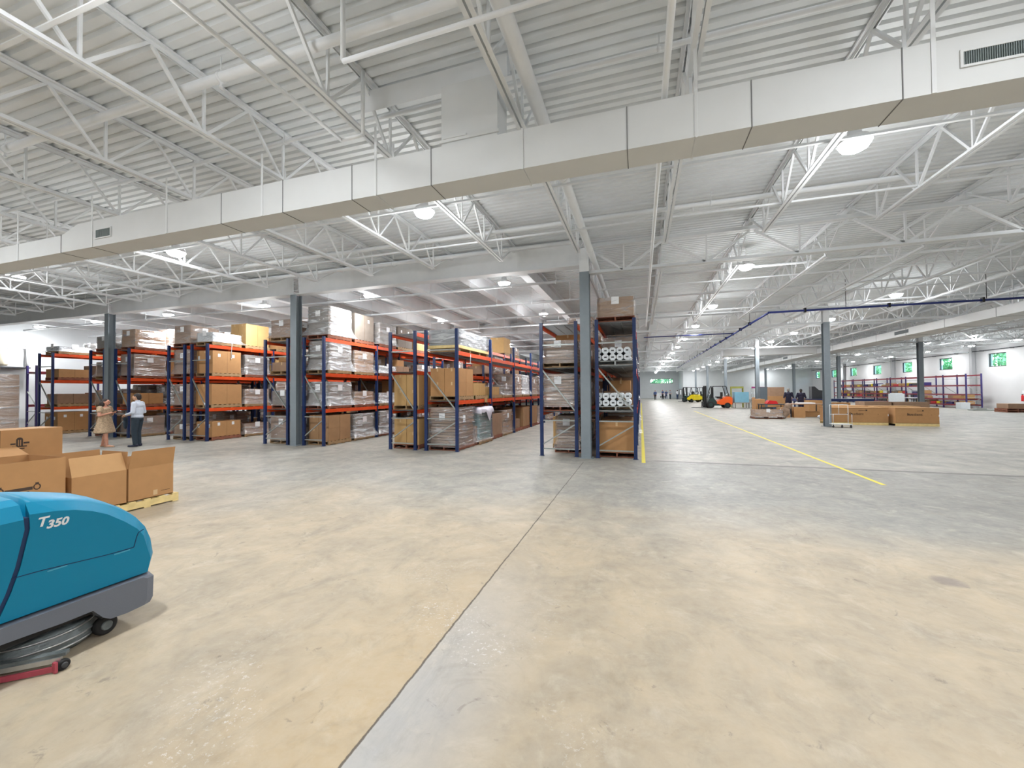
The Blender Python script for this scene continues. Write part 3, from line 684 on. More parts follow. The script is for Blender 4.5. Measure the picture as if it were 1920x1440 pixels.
# ------------------------------------------------------------------ pallet racks
RK = {}
def rack(key, label, x0, x1, y0, nb, levels, H=3.70, bay=2.85, post=BLUE, beam=ORANGE, decks=True, name='pallet_rack', group='pallet racks'):
    t = thing(name, label, 'rack', (x0, y0, 0), 0, group); D = x1-x0
    pm = MB().box(-.045, .045, -.035, .035, .006, H).box(-.07, .07, -.06, .06, 0, .006).mesh('upright_post', post)
    a, b = .045, D-.045; w_ = .035; hz = (.2, .98, 3.07) if H > 3.3 else (.2, .95, H-.4)
    g = MB().bar((a, 0, 0), (b, 0, 0), w_, w_).mesh('horizontal_brace', GALV)
    zt = 2.42 if H > 3.3 else min(2.0, H-.7)
    g1 = MB().bar((a, 0, .30), (b, 0, .90), w_*.9, w_*.9).mesh('diagonal_brace', GALV); g2 = MB().bar((a, 0, zt), (b, 0, 1.2), w_, w_).mesh('diagonal_brace', GALV)
    bm = MB().box(-.025, .025, .04, bay-.04, -.12, 0).box(-.03, .03, .035, bay-.035, -.045, 0).box(-.03, .034, .035, .045, -.19, .01).box(-.03, .034, bay-.045, bay-.035, -.19, .01).mesh('load_beam', beam)
    dk = MB(); n = 22
    for k in range(n):
        y = .08+(bay-.2)*k/(n-1); dk.box(.05, D-.05, y, y+.07, -.03, -.022)
    for q in (.08, .36, .64, .92): dk.box(D*q, D*q+.012, .06, bay-.06, -.04, -.03)
    dk = dk.mesh('wire_deck', WIRE)
    for k in range(nb+1):
        link('upright_post', pm, t, (.045, bay*k, 0)); link('upright_post', pm, t, (D-.045, bay*k, 0)); [link('horizontal_brace', g, t, (0, bay*k, z)) for z in hz]; link('diagonal_brace', g1, t, (0, bay*k, 0)); link('diagonal_brace', g2, t, (0, bay*k, 0))
    for k in range(nb):
        for z in levels:
            link('load_beam', bm, t, (.045, bay*k, z)); o = link('load_beam', bm, t, (D-.045, bay*k, z)); 
            if decks: link('wire_deck', dk, t, (0, bay*k, z))
    RK[key] = dict(x0=x0, x1=x1, xc=(x0+x1)/2, y0=y0, levels=[0]+list(levels), bay=bay, nb=nb)
    return t
LS = (1.24, 2.46, 3.66)
YR = 11.0
rack('A1', 'tall blue and orange rack beside the yellow floor tape, right of nearest column', -1.16, -.10, YR, 9, LS)
rack('A2', 'blue and orange rack immediately left of the nearest column', -2.69, -1.63, YR, 9, LS)
rack('B1', 'left rack of the middle back-to-back pair, open top beam', -7.60, -6.62, YR, 9, LS)
rack('B2', 'right rack of the middle pair facing the aisle, tall end posts', -6.33, -5.20, YR, 11, (1.53, 3.03))
rack('C1', 'rack immediately left of the second grey column', -12.78, -11.66, YR, 8, LS)
rack('C2', 'rack immediately right of the second grey column, full of filmed loads', -11.04, -10.12, YR, 8, LS)
rack('D1', 'left rack of the pair halfway between second and third columns', -17.74, -16.76, YR, 6, LS)
rack('D2', 'right rack of the pair halfway between second and third columns', -16.46, -15.55, YR, 6, LS)
rack('E1', 'rack immediately left of the column behind the woman', -22.60, -21.58, YR, 5, LS)
rack('E2', 'rack immediately right of the column behind the two people', -20.95, -20.02, YR, 5, LS)
rack('F2', 'rack at the left edge behind the shrink-wrapped carton stack', -26.3, -25.2, YR, 4, LS)
rack('A3', 'far continuation of the rack line beside the yellow tape', -1.16, -.10, YR+27.2, 10, LS)
rack('G1', 'short red-beamed rack against the far left wall', -30.2, -29.3, 12.2, 2, (1.3, 3.0), H=3.3, beam=RED, post=PURP)
r = random.Random(11)
def slot_y(k, bay, s): q = RK[k]; return q['y0'] + q['bay']*bay + (.76 if s == 0 else 2.09)
done = set()
def put(k, bay, s, lv, kind, h, w_=None, m=None, nopal=False, dx=0):
    q = RK[k]; D = min(1.0, q['x1']-q['x0']-.04); z = q['levels'][lv]; y = slot_y(k, bay, s); x = q['xc']+dx
    if s == 'c': y = q['y0']+q['bay']*(bay+.5)
    done.add((k, bay, lv, s)); 
    if s == 'c': done.add((k, bay, lv, 0)); done.add((k, bay, lv, 1))
    w_ = w_ or 1.12; side = {0: 'near side', 1: 'far side', 'c': 'whole width'}[s]
    lvn = LV[lv] if len(q['levels']) == 4 else ['floor level', 'lower shelf', 'upper shelf'][lv]
    where = '%s, %s %s, %s' % (lvn, BAYN[bay], side, RACKN[k])
    pm = r.choice([WOOD, WOOD, WOODR, WOODR])
    if not nopal: pallet_at((x, y, z+.001), 'pallet, ' + where, pm, w_+.03, D); z += .137
    z += .001; D2 = D-.03
    L = lambda s_: s_ + ', ' + where
    if kind in ('brown', 'grey', 'tan', 'dark', 'white'):
        wrapped_at((x, y, z), (w_, D2, h), L({'brown': 'film-wrapped brown load', 'grey': 'milky-filmed grey load', 'tan': 'filmed tan cartons', 'dark': 'filmed dark load', 'white': 'white wrapped load'}[kind]), kind)
    elif kind == 'flat': bundle_at((x, y, z), (w_, D2, h), L('wrapped flat bundles'), m or CARDD)
    elif kind == 'box': carton_at((x, y, z), (w_, D2, h), L('large plain carton'), m or CARDS, 0, 'large cartons', labels=0)
    elif kind == 'box2': carton_at((x, y, z), (w_, D2, h), L('carton with white labels'), m or CARDS, 0, 'large cartons', labels=2)
    elif kind == 'cartons':
        hh = h/2; 
        stack((x, y, z), (2, 2, 2), (round(w_/2-.02, 3), round(D2/2-.01, 3), round(hh-.002, 3)), where, m or CARDS)
    elif kind == 'cartons1':
        stack((x, y, z), (1, 2, 1), (round(w_/2-.02, 3), D2*.8, h), where, m or CARDD)
    elif kind == 'mixed':
        carton_at((x, y-.1, z), (w_*.8, D2*.9, h*.5), L('lower long carton'), CARDD, 0, 'mixed cartons'); carton_at((x+.05, y-.2, z+h*.5+.001), (w_*.45, D2*.6, h*.4), L('small upper carton'), CARD, 0, 'mixed cartons')
# loads read from the photograph
put('A1', 0, 0, 0, 'box', .80, m=CARD); put('A1', 0, 1, 0, 'box', .80)
put('A1', 0, 0, 3, 'tan', .52, 1.16); put('A1', 0, 1, 1, 'mixed', .8); put('A1', 0, 1, 2, 'brown', .8)
put('A2', 0, 0, 1, 'flat', .90); put('A2', 0, 0, 2, 'flat', .62); put('A2', 0, 1, 0, 'box', .85, m=CARDF); put('A2', 0, 1, 1, 'dark', .8)
done.add(('A2', 0, 0, 0)); done.add(('A2', 0, 3, 0)); done.add(('A2', 0, 3, 1)); done.add(('A2', 1, 3, 0)); done.add(('A1', 0, 2, 0)); done.add(('A1', 0, 1, 0))
bundle_at((-2.02, 12.25, .14), (1.1, .7, .95), 'stack of wrapped flat bundles standing behind the left leg bay of nearest rack', CARDD); pallet_at((-2.02, 12.25, .001), 'pallet under flat bundles left of nearest column', WOODR, 1.15, .8)
done.add(('A2', 0, 0, 1)) 
put('B1', 0, 0, 0, 'cartons', .80, m=CARDF); put('B1', 0, 0, 1, 'cartons', .98, m=CARDF); put('B1', 0, 1, 1, 'cartons1', .6); put('B1', 0, 1, 0, 'box', .7)
for s_ in (0, 1):
    done.add(('B1', 0, 2, s_)); done.add(('B1', 0, 3, s_)); done.add(('B1', 1, 3, s_)); done.add(('B1', 1, 2, s_)); done.add(('B1', 2, 3, s_))
put('B2', 0, 0, 0, 'flat', 1.18, 1.2); put('B2', 1, 0, 0, 'box', .8, m=CARDD); put('B2', 1, 1, 0, 'tan', .9)
put('B2', 0, 0, 1, 'cartons', .86, m=CARD); put('B2', 0, 1, 1, 'cartons1', .42, m=CARDF); put('B2', 1, 0, 1, 'cartons1', .3, m=CARDF); put('B2', 1, 1, 1, 'flat', .4, m=CARDG); put('B2', 2, 0, 1, 'brown', .9); put('B2', 2, 1, 1, 'white', .9); put('B2', 3, 0, 1, 'brown', .85); put('B2', 2, 0, 0, 'mixed', .8); put('B2', 2, 1, 0, 'box', .9); put('B2', 3, 0, 0, 'box', .9)
for b_ in range(0, 6):
    for s_ in (0, 1): done.add(('B2', b_, 2, s_))
put('C2', 0, 0, 0, 'cartons', .88, 1.1); put('C2', 0, 1, 0, 'grey', .86); put('C2', 0, 0, 1, 'grey', .80, 1.15); put('C2', 0, 1, 1, 'tan', .46)
put('C2', 0, 0, 2, 'grey', 1.0); put('C2', 0, 1, 2, 'tan', .78); put('C2', 0, 0, 3, 'grey', 1.0, 1.15); put('C2', 0, 1, 3, 'box2', .98, m=CARDG)
put('C2', 1, 0, 3, 'dark', .86); put('C2', 1, 1, 3, 'box2', .9, m=CARDG); put('C2', 1, 0, 0, 'grey', .9); put('C2', 2, 0, 3, 'box', .7, m=CARDF); put('C2', 1, 0, 1, 'white', .4); put('C2', 1, 0, 2, 'white', .3)
put('C1', 0, 0, 3, 'brown', .62); put('C1', 0, 1, 3, 'dark', .7); put('C1', 0, 0, 2, 'mixed', .6); put('C1', 0, 0, 1, 'dark', .5, 1.0); put('C1', 0, 1, 1, 'brown', .8); put('C1', 0, 1, 2, 'dark', .8)
put('D2', 0, 0, 0, 'box2', .58, 1.14, CARD); put('D2', 0, 1, 0, 'brown', .4); put('D2', 0, 0, 1, 'box', .78, 1.2, CARD); put('D2', 0, 1, 1, 'brown', .6)
put('D2', 0, 0, 2, 'box2', .86, 1.14, CARD); put('D2', 0, 0, 3, 'white', .36, 1.14); put('D2', 0, 1, 3, 'cartons', .9, 1.1, CARDF); put('D2', 0, 1, 2, 'dark', .8)
put('D1', 0, 0, 3, 'brown', .7); put('D1', 0, 0, 2, 'brown', .95); put('D1', 0, 0, 1, 'brown', .8); put('D1', 0, 0, 0, 'tan', .42)
put('E2', 0, 0, 0, 'brown', .72); put('E2', 0, 1, 0, 'dark', .8); put('E2', 0, 0, 1, 'cartons1', .46, m=CARD); put('E2', 0, 1, 1, 'grey', .8); put('E2', 0, 0, 2, 'brown', .88, 1.15); put('E2', 0, 0, 3, 'tan', .72, 1.1); put('E2', 0, 1, 3, 'brown', .9)
put('E1', 0, 0, 3, 'dark', .5); put('E1', 0, 0, 2, 'brown', .6); put('E1', 0, 0, 1, 'tan', .6)
put('F2', 0, 0, 0, 'box2', .86, 1.14, CARD); put('F2', 0, 1, 0, 'brown', .8); put('F2', 0, 0, 1, 'cartons1', .46); put('F2', 0, 1, 1, 'cartons1', .5); put('F2', 0, 0, 2, 'box', .38, 1.1, CARD); put('F2', 0, 1, 2, 'box', .6, 1.1, CARDD); put('F2', 0, 0, 3, 'white', .22, 1.1); put('F2', 0, 1, 3, 'flat', .5, 1.1, CARDG)
# everything further in
plan = {'A1': 6, 'A2': 4, 'B1': 4, 'B2': 6, 'C1': 3, 'C2': 4, 'D1': 3, 'D2': 3, 'E1': 3, 'E2': 3, 'F2': 3}
for k, nb in plan.items():
    for b_ in range(nb):
        for lv in range(len(RK[k]['levels'])):
            for s_ in (0, 1):
                if (k, b_, lv, s_) in done or r.random() < .07: continue
                top = lv == len(RK[k]['levels'])-1
                kind = r.choice(['brown', 'brown', 'grey', 'tan', 'dark', 'flat', 'box', 'box2', 'mixed', 'cartons1'])
                put(k, b_, s_, lv, kind, r.choice([.5, .7, .85, .95] if not top else [.4, .6, .8]), m=r.choice([None, CARDD, CARD, CARDF]))
# foam end pieces on the nearest right rack
def foam(y, z, rows, n, label):
    t = thing('foam_bundle', label, 'foam bundle', (-.64, y, z), 0, 'white foam bundles')
    rr_ = .093; pr = [(rr_*math.cos(math.radians(22.5+45*k)), rr_*math.sin(math.radians(22.5+45*k))) for k in range(8)]
    me = MB().extr(pr, -.55, .55, 0, 'XZ').mesh('foam_roll', FOAM); sl = MB().box(-.035, .035, -.552, -.549, -.018, .018).mesh('end_slot', DGREY)
    for a in range(rows):
        for b in range(n):
            o = link('foam_roll', me, t, (-.44+.187*b-(0 if a % 2 == 0 else .0), .55, .09+.176*a)); link('end_slot', sl, o)
    return t
foam(YR+.06, 1.38, 2, 5, 'white foam rolls with slotted ends on lowest shelf beside the yellow tape')
foam(YR+.06, 2.6, 2, 5, 'white foam rolls with slotted ends on middle shelf beside the yellow tape')
for z, n in ((1.241, 'lowest'), (2.461, 'middle')): pallet_at((-.64, YR+.62, z), 'grey plastic pallet under the foam rolls, %s shelf by yellow tape' % n, mat('grey_pallet_%s' % n, (150, 154, 154), .6), 1.16, .98)
o = MB().box(-.001, 0, -.16, .16, 0, .03).box(-.001, 0, -.14, .02, .045, .075).box(-.001, 0, .30, .34, -.01, .04)
# long timber-decked load of grey blocks on top of B2
pl = thing('timber_platform', 'long pale timber platform on top of the middle rack pair, right side', 'pallet', (-5.77, YR+.12, 3.035))
MB().box(-.53, .53, 0, 2.55, .10, .19).build('deck', WOODL, pl)
for q in (.1, .9, 1.7, 2.4): MB().box(-.5, .5, q, q+.1, 0, .10).build('bearer', WOOD, pl)
bl = thing('block_load', 'film-covered grey foam blocks on the long timber platform', 'wrapped load', (-5.77, YR+.2, 3.228))
for a in range(2):
    for b in range(6):
        for c in range(2): MB().box(-.5+.5*c+.004, -.5+.5*(c+1)-.004, .4*b+.004, .4*(b+1)-.004, .24*a+.002, .24*(a+1)).build('foam_block', mat('grey_block', (136, 142, 146), .7, noise=.1) if 'gb' not in CACHE else CACHE['gb'], bl); CACHE['gb'] = bpy.data.materials['grey_block']
fm = film_mesh(2.42, 1.02, .49, FILMW, .0, 5); link('stretch_film', fm, bl, (0, 1.2, 0))
# teal bundle stack with white bag draped over it, beside B2
pallet_at((-5.72, slot_y('B2', 0, 1)+.12, .001), 'pallet under the teal bundles in the middle rack pair', WOOD, 1.2, 1.1)
ts = thing('bundle_stack', 'wrapped stack of teal bundles under a white plastic bag, middle rack pair', 'wrapped load', (-5.72, slot_y('B2', 0, 1)+.12, .14))
mb = MB(); rr = random.Random(4)
for a in range(12): 
    q = rr.uniform(-.02, .02); mb.box(-.5+q, .52+q, -.54+q, .54-q, .088*a+.004, .088*(a+1)-.004)
mb.build('bundles', TEALW, ts); link('stretch_film', film_mesh(1.14, 1.08, 1.06, FILM, .05, 9), ts)
mb = MB(); n = 16; pts = []
for i in range(n+1):
    for j in range(n+1):
        u, v = -1+2*i/n, -1+2*j/n; x, y = u*.72, v*.75
        dz = max(0, abs(x)-.54)*.9 + max(0, abs(y)-.58)*1.2; xx = max(-.56, min(.58, x)); yy = max(-.6, min(.6, y))
        if u > .3 and abs(v-.25) < .45: dz *= 3.2-5*abs(v-.25)
        pts.append((xx+rr.uniform(-.012, .012)+(.03 if x > .5 else 0), yy+rr.uniform(-.012, .012), 1.09-dz+rr.uniform(0, .05)))
mb.poly(pts, [(i*(n+1)+j, (i+1)*(n+1)+j, (i+1)*(n+1)+j+1, i*(n+1)+j+1) for i in range(n) for j in range(n)], 0, True)
o = mb.build('plastic_bag', WFAB); o.location = (-5.72, slot_y('B2', 0, 1)+.12, .14); tag(o, 'white plastic bag draped over the teal bundles', 'plastic bag')
# loose things on the middle aisle shelf
tag(MB().box(-5.9, -5.3, 13.0, 13.8, 1.57, 1.66).box(-5.8, -5.4, 13.1, 13.7, 1.66, 1.72).build('folded_sheet', LIME, None), 'lime green folded sheet lying on lower shelf facing the aisle', 'sheet')
# carton flap hanging on the rack beam and a dangling strap
tag(MB().box(-5.19, -5.185, 13.1, 13.35, 1.42, 1.6).build('cardboard_scrap', CARDF), 'small cardboard scrap stuck over the orange beam facing the aisle', 'cardboard')
for n, (x, y, z0, z1, lab) in enumerate(((-5.195, 11.9, 2.72, 3.0, 'white strap dangling from upper beam of the middle rack pair'), (-15.555, 11.9, 3.2, 3.9, 'white strap hanging over the top beam between far columns'))):
    tag(MB().tube((x, y, z0), (x, y+.03, z1), .012, 6).lathe([(.02, z0-.03), (.03, z0)], 8, c=(x, y, 0)).build('strap_end', PAPER), lab, 'strap')
# tall shrink-wrapped carton stack at the left edge
px_, py_ = -19.0, 6.3
pallet_at((px_, py_, .001), 'pallet under the tall shrink-wrapped stack at left edge', WOOD, 1.6, 2.3)
ws = thing('wrapped_load', 'tall shrink-wrapped block of brown cartons at the left edge', 'wrapped load', (px_, py_, .14))
for a in range(5):
    for b in range(3):
        for c in range(4):
            if 0 < b < 2 and 0 < c < 3 and a < 4: continue
            MB().box(-1.1+.55*c+.004, -1.1+.55*(c+1)-.004, -.78+.52*b+.004, -.78+.52*(b+1)-.004, .455*a+.003, .455*(a+1)-.003).build('carton', CARDD, ws)
link('stretch_film', film_mesh(1.56, 2.2, 2.28, FILM, .05, 21, .006), ws)
# ------------------------------------------------------------------ open cartons on a pallet, near left
def open_box(x0, x1, y0, y1, z0, z1, label, flaps, m=CARD, name='open_carton', group='open cartons on the near pallet'):
    """flaps: side -> (length, outward lean in degrees from vertical)"""
    t = thing(name, label, 'box', ((x0+x1)/2, (y0+y1)/2, z0), 0, group); a, b, h = (x1-x0)/2, (y1-y0)/2, z1-z0; k = .006
    mb = MB().box(-a, a, -b, -b+k, 0, h).box(-a, a, b-k, b, 0, h).box(-a, -a+k, -b+k, b-k, 0, h).box(a-k, a, -b+k, b-k, 0, h).box(-a, a, -b, b, 0, k)
    mb.build('carton_body', m, t)
    for s, (ln, lean) in flaps.items():
        c, sn = math.cos(math.radians(lean))*ln, math.sin(math.radians(lean))*ln
        if s == 'E': p = [(a, -b, h), (a, b, h), (a+sn, b-.01, h+c), (a+sn, -b+.01, h+c)]; nrm = Vector((1, 0, 0))
        if s == 'W': p = [(-a, -b, h), (-a, b, h), (-a-sn, b-.01, h+c), (-a-sn, -b+.01, h+c)]; nrm = Vector((-1, 0, 0))
        if s == 'N': p = [(-a, b, h), (a, b, h), (a-.01, b+sn, h+c), (-a+.01, b+sn, h+c)]; nrm = Vector((0, 1, 0))
        if s == 'S': p = [(-a, -b, h), (a, -b, h), (a-.01, -b-sn, h+c), (-a+.01, -b-sn, h+c)]; nrm = Vector((0, -1, 0))
        q = [Vector(v)-nrm*.005 for v in p]
        MB().poly(p+q, [(0, 1, 2, 3), (7, 6, 5, 4), (0, 4, 5, 1), (1, 5, 6, 2), (2, 6, 7, 3), (3, 7, 4, 0)]).build('flap', CARDW if s in 'E' and lean < 0 else m, t)  # inward front flap paler: the light it catches is put into its colour
    return t
for n, (x, y) in enumerate(((-8.03, 4.16), (-8.2, 2.8))):
    pallet_at((x, y, .001), ['pale wooden pallet under the two open cartons behind the floor scrubber', 'pale pallet under the larger cartons at left edge'][n], WOODL, 1.30, 1.1)
oR = open_box(-8.12, -7.50, 4.12, 4.74, .142, .645, 'open carton on pallet corner with a tall flap standing up, furthest right', {'E': (.28, 13), 'W': (.12, 10)}, name='open_carton')
oL = open_box(-8.12, -7.50, 3.47, 4.095, .142, .645, 'open carton on pallet with its front flap folded inward', {'E': (.28, -22), 'W': (.29, 2), 'N': (.27, 4)})
MB().box(.31, .3115, .02, .08, .03, .11).build('tape_patch', TAPE, oR)
MB().box(.31, .3112, .13, .26, .075, .083).build('printed_line', SEAMC, oR)
oB = open_box(-8.3, -7.44, 2.1, 3.38, .142, .955, 'large open carton at left edge just above the floor scrubber', {'W': (.3, 70), 'S': (.25, 80)}, m=CARD)
mk = MB(); cx = .4315
mk.box(cx-.001, cx, .09, .33, .445, .485).box(cx-.001, cx, .12, .30, .425, .432)
for yy in (.05, .37):
    for a_ in range(12): mk.bar((cx, yy+.03*math.cos(a_*math.pi/6), .475+.035*math.sin(a_*math.pi/6)), (cx, yy+.03*math.cos((a_+1)*math.pi/6), .475+.035*math.sin((a_+1)*math.pi/6)), .002, .012)
    mk.box(cx-.001, cx, yy-.016, yy+.016, .505, .53)
mk.build('printed_mark', INK, oB)
bb = carton_at((-8.95, 3.25, .142), (1.3, .55, 1.15), 'upright carton with printed jar emblem standing behind the open one at left', CARD)
pallet_at((-9.0, 3.25, .001), 'pallet hidden below the emblem carton at left', WOOD, 1.36, .62)
# emblem: a jar with side handles over a base, as printed on the carton
e = MB(); x = .2775; yy = .19; zz = .90
e.poly([(x, yy+.035*math.cos(t_)*1.0, zz+.10+.035*math.sin(t_)) for t_ in [math.pi*k/8 for k in range(9)]], [tuple(range(9))])
e.box(x-.001, x, yy-.035, yy-.015, zz, zz+.10).box(x-.001, x, yy+.015, yy+.035, zz, zz+.10).box(x-.001, x, yy-.006, yy+.006, zz, zz+.11)
e.box(x-.001, x, yy-.075, yy+.075, zz-.004, zz+.012).box(x-.001, x, yy-.05, yy+.05, zz-.035, zz-.02)
e.box(x-.001, x, yy+.04, yy+.10, zz+.04, zz+.065)
e.box(x-.001, x, yy-.09, yy-.04, zz+.035, zz+.055)
e.build('printed_emblem', INK, bb)

# ------------------------------------------------------------------ floor scrubber
sc = thing('floor_scrubber', 'teal and grey stand-on floor scrubber marked T350 at the left edge', 'floor scrubber', (-3.8, 1.4, 0))
P0 = [(-.62, .38), (.86-.04, .37), (.84, .47), (.815, .57), (.79, .67), (.75, .735), (.67, .815), (.56, .905), (.47, .955), (.38, .988), (.29, 1.008), (.16, 1.02), (.155, 1.02), (.0, 1.0), (-.2, .97), (-.62, .96)]
P1 = [(-.62, .38), (.86, .37), (.90, .50), (.885, .63), (.84, .745), (.77, .845), (.70, .91), (.60, .98), (.50, 1.03), (.40, 1.065), (.31, 1.09), (.20, 1.115), (.155, 1.12), (.0, 1.12), (-.2, 1.11), (-.62, 1.08)]
P2 = [(y+(.012 if 0 < i < 9 else 0), z+(.018 if i > 1 else 0)) for i, (y, z) in enumerate(P1)]
def loft(prs, xs, m, name, parent, y0=-9, y1=9, off=0):
    mb = MB(); n = len(prs[0])
    for pr, x in zip(prs, xs):
        for y, z in pr: mb.v.append((x, y, z))
    for a in range(len(xs)-1):
        for i in range(n):
            j = (i+1) % n; mb.f.append([a*n+i, a*n+j, (a+1)*n+j, (a+1)*n+i]); mb.m.append(0); mb.sm.append(0 < i < n-2 and 0 < a < len(xs)-2)
    mb.f.append(list(range(n))[::-1]); mb.m.append(0); mb.sm.append(False)
    mb.f.append([(len(xs)-1)*n+i for i in range(n)]); mb.m.append(0); mb.sm.append(False)
    return mb.build(name, m, parent)
mid = [((a[0]+b[0])/2*1.0+ (b[0]-a[0])*.25, (a[1]+b[1])/2+(b[1]-a[1])*.25) for a, b in zip(P0, P1)]
front = [0, 1, 2, 3, 4, 5, 6, 7, 8, 9, 10, 11, 12]
fr_ = lambda P: [(.155 if i == 12 else P[i][0], P[i][1]) for i in front] 
def cut(P, f): # front shell: y >= line of the sloping groove ; rear shell: the rest
    out = [(P[i]) for i in range(1, 12)]
    zt = P[12][1]
    return ([(.02 if f else -.62, .38)] + out + [(.155, zt)] + [(.16, .93), (.12, .70), (.08, .55)]) if f else None
xs = [0, -.05, -.14, -.36, -.58, -.67, -.72]
fs_ = [cut(P, True) for P in (P0, mid, P1, P2, P1, mid, P0)]
loft(fs_, xs, TEAL, 'front_shell', sc)
def rear(P):
    zt = P[13][1]; return [(-.62, .38), (-.005, .38), (.055, .55), (.095, .70), (.135, .93), (.13, zt-.005), (-.62, zt-.03)]
loft([rear(P) for P in (P0, mid, P1, P2, P1, mid, P0)], xs, TEAL, 'rear_shell', sc)
grv = [(.0, .385), (.07, .385), (.10, .55), (.13, .70), (.165, .93), (.165, 1.0), (.12, 1.0), (.12, .93), (.08, .70), (.04, .55)]
MB().extr(grv, -.71, -.006).build('groove', TEALD, sc)
# lid seam with two finger grips on the side panel
mb = MB()
sp_ = [(.08, .640), (.22, .635), (.56, .605), (.725, .600), (.745, .68), (.755, .705), (.79, .72)]
for a, b in zip(sp_, sp_[1:]): mb.bar((.0005, a[0], a[1]), (.0005, b[0], b[1]), .004, .005)
mb.build('lid_seam', TEALD, sc)
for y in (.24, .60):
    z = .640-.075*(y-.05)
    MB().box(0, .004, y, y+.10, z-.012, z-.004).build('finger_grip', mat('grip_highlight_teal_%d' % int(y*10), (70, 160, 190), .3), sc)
# grey bumper
bp0 = [(-.62, .375), (.76, .355), (.795, .335), (.79, .17), (.77, .135), (.66, .13), (.56, .14), (.52, .17), (.46, .25), (.30, .25), (.15, .26), (-.62, .30)]
bp1 = [(y+(.06 if 0 < i < 6 else 0)*1.0, z) for i, (y, z) in enumerate(bp0)]
loft([bp0, [(y+.05 if 0 < i < 5 else y, z) for i, (y, z) in enumerate(bp0)], [(y+.09 if 0 < i < 5 else y, z) for i, (y, z) in enumerate(bp0)], [(y+.09 if 0 < i < 5 else y, z) for i, (y, z) in enumerate(bp0)], [(y+.05 if 0 < i < 5 else y, z) for i, (y, z) in enumerate(bp0)], bp0], [.045, .03, -.1, -.62, -.75, -.765], MGREY, 'bumper', sc)
# underside
MB().box(-.68, -.03, -.5, .7, .2, .3).build('chassis', DARK, sc)
def wheel(x, y, r_, w_, hub, parent, name='wheel'):
    o = MB().lathe([(r_*.8, 0), (r_, .008), (r_, w_-.008), (r_*.8, w_)], 24, axis='X').build(name, DARK, parent, (x, y, r_))
    MB().lathe([(r_*.42, -.012), (r_*.5, -.003), (r_*.5, w_+.003), (r_*.42, w_+.012)], 20, axis='X').build('hub', hub, o)
wheel(-.085, .58, .07, .05, CLEARG, sc, 'caster_wheel'); wheel(-.66, .58, .07, .05, CLEARG, sc, 'caster_wheel')
MB().box(-.1, -.02, .54, .62, .14, .24).build('caster_fork', DGREY, sc)
MB().lathe([(.30, .03), (.305, .11), (.295, .115), (.295, .13), (.285, .135), (.285, .16), (.25, .165), (.22, .21), (.10, .22)], 40, c=(-.32, .33, 0)).build('brush_deck', CLEARG, sc)
MB().lathe([(.26, .002), (.28, .03)], 40, c=(-.32, .33, 0)).build('disc_brush', DGREY, sc)
for z_, r_ in ((.045, .312), (.085, .310), (.135, .294)): MB().lathe([(r_-.01, z_), (r_, z_+.003), (r_, z_+.012), (r_-.01, z_+.015)], 40, c=(-.32, .33, 0)).build('deck_band', ALUM, sc)
for a in (-.42, -.2):
    MB().tube((a, .2, .19), (a+.05, .42, .2), .02, 8).build('deck_bracket', ALUM, sc)
# squeegee: curved aluminium blade carrier with red rubber at the rear
mb = MB(); mr = MB(); ma = MB(); n = 14
for k in range(n):
    def P_(q, rad): a = math.radians(-8-62*q); return (.17-rad*math.sin(-a)*0-.62*(q)**1.0, .22-.36*math.sin(math.pi*q*.5), 0)
    p, q = P_(k/n, 0), P_((k+1)/n, 0)
    mr.bar((p[0], p[1], .025), (q[0], q[1], .025), .014, .034); mb.bar((p[0]+.0, p[1]+.02, .075), (q[0], q[1]+.02, .075), .03, .03); ma.bar((p[0], p[1]+.05, .10), (q[0], q[1]+.05, .10), .05, .02)
mr.box(.16, .19, .20, .215, .005, .07)
mr.build('squeegee_rubber', SCRED, sc); mb.build('squeegee_rail', ALUM, sc); ma.build('squeegee_body', CLEARG, sc)
wheel(.16, .245, .035, .03, DGREY, sc, 'squeegee_roller')
MB().tube((-.32, .0, .5), (-.32, -.02, .13), .03, 12).build('suction_hose', DARK, sc)
# console and steering loop (just inside the frame edge)
MB().extr([(-.35, 1.09), (.05, 1.10), (.02, 1.16), (-.25, 1.22), (-.38, 1.2)], -.55, -.17).build('console', TEAL, sc)
MB().lathe([(.028, 0), (.028, .012), (.02, .016)], 16, c=(-.12, -.02, 1.11)).build('start_button', mat('glowing_green_button', (120, 240, 90), .4, emis=(120, 255, 90), es=1.0), sc)
mb = MB(); n = 44; ring = [(-.36+.19*math.cos(2*math.pi*k/n), -.10+.15*math.sin(2*math.pi*k/n), 1.24+.05*math.sin(2*math.pi*k/n)) for k in range(n)]
mb.path(ring+[ring[0]], .016, 8); mb.build('steering_loop', DGREY, sc)
# white model number on the side panel, slanted lettering
def text(s, size, parent, loc, rot, m, name='model_number', shear=.25, bold=.0, ext=.001):
    cu = bpy.data.curves.new(name, 'FONT'); cu.body = s; cu.size = size; cu.shear = shear; cu.extrude = ext; cu.offset = bold; cu.resolution_u = 3
    o = bpy.data.objects.new(name, cu); C.objects.link(o)
    me = bpy.data.meshes.new_from_object(o.evaluated_get(bpy.context.evaluated_depsgraph_get())); bpy.data.objects.remove(o); me.name = name
    me.materials.clear(); me.materials.append(m)
    q = link(name, me, parent, loc); q.rotation_euler = rot; return q
text('T', .085, sc, (.002, .185, .927), (math.pi/2, 0, math.pi/2), PAPER, bold=.002)
text('350', .072, sc, (.002, .232, .905), (math.pi/2, 0, math.pi/2), PAPER, bold=.0025)

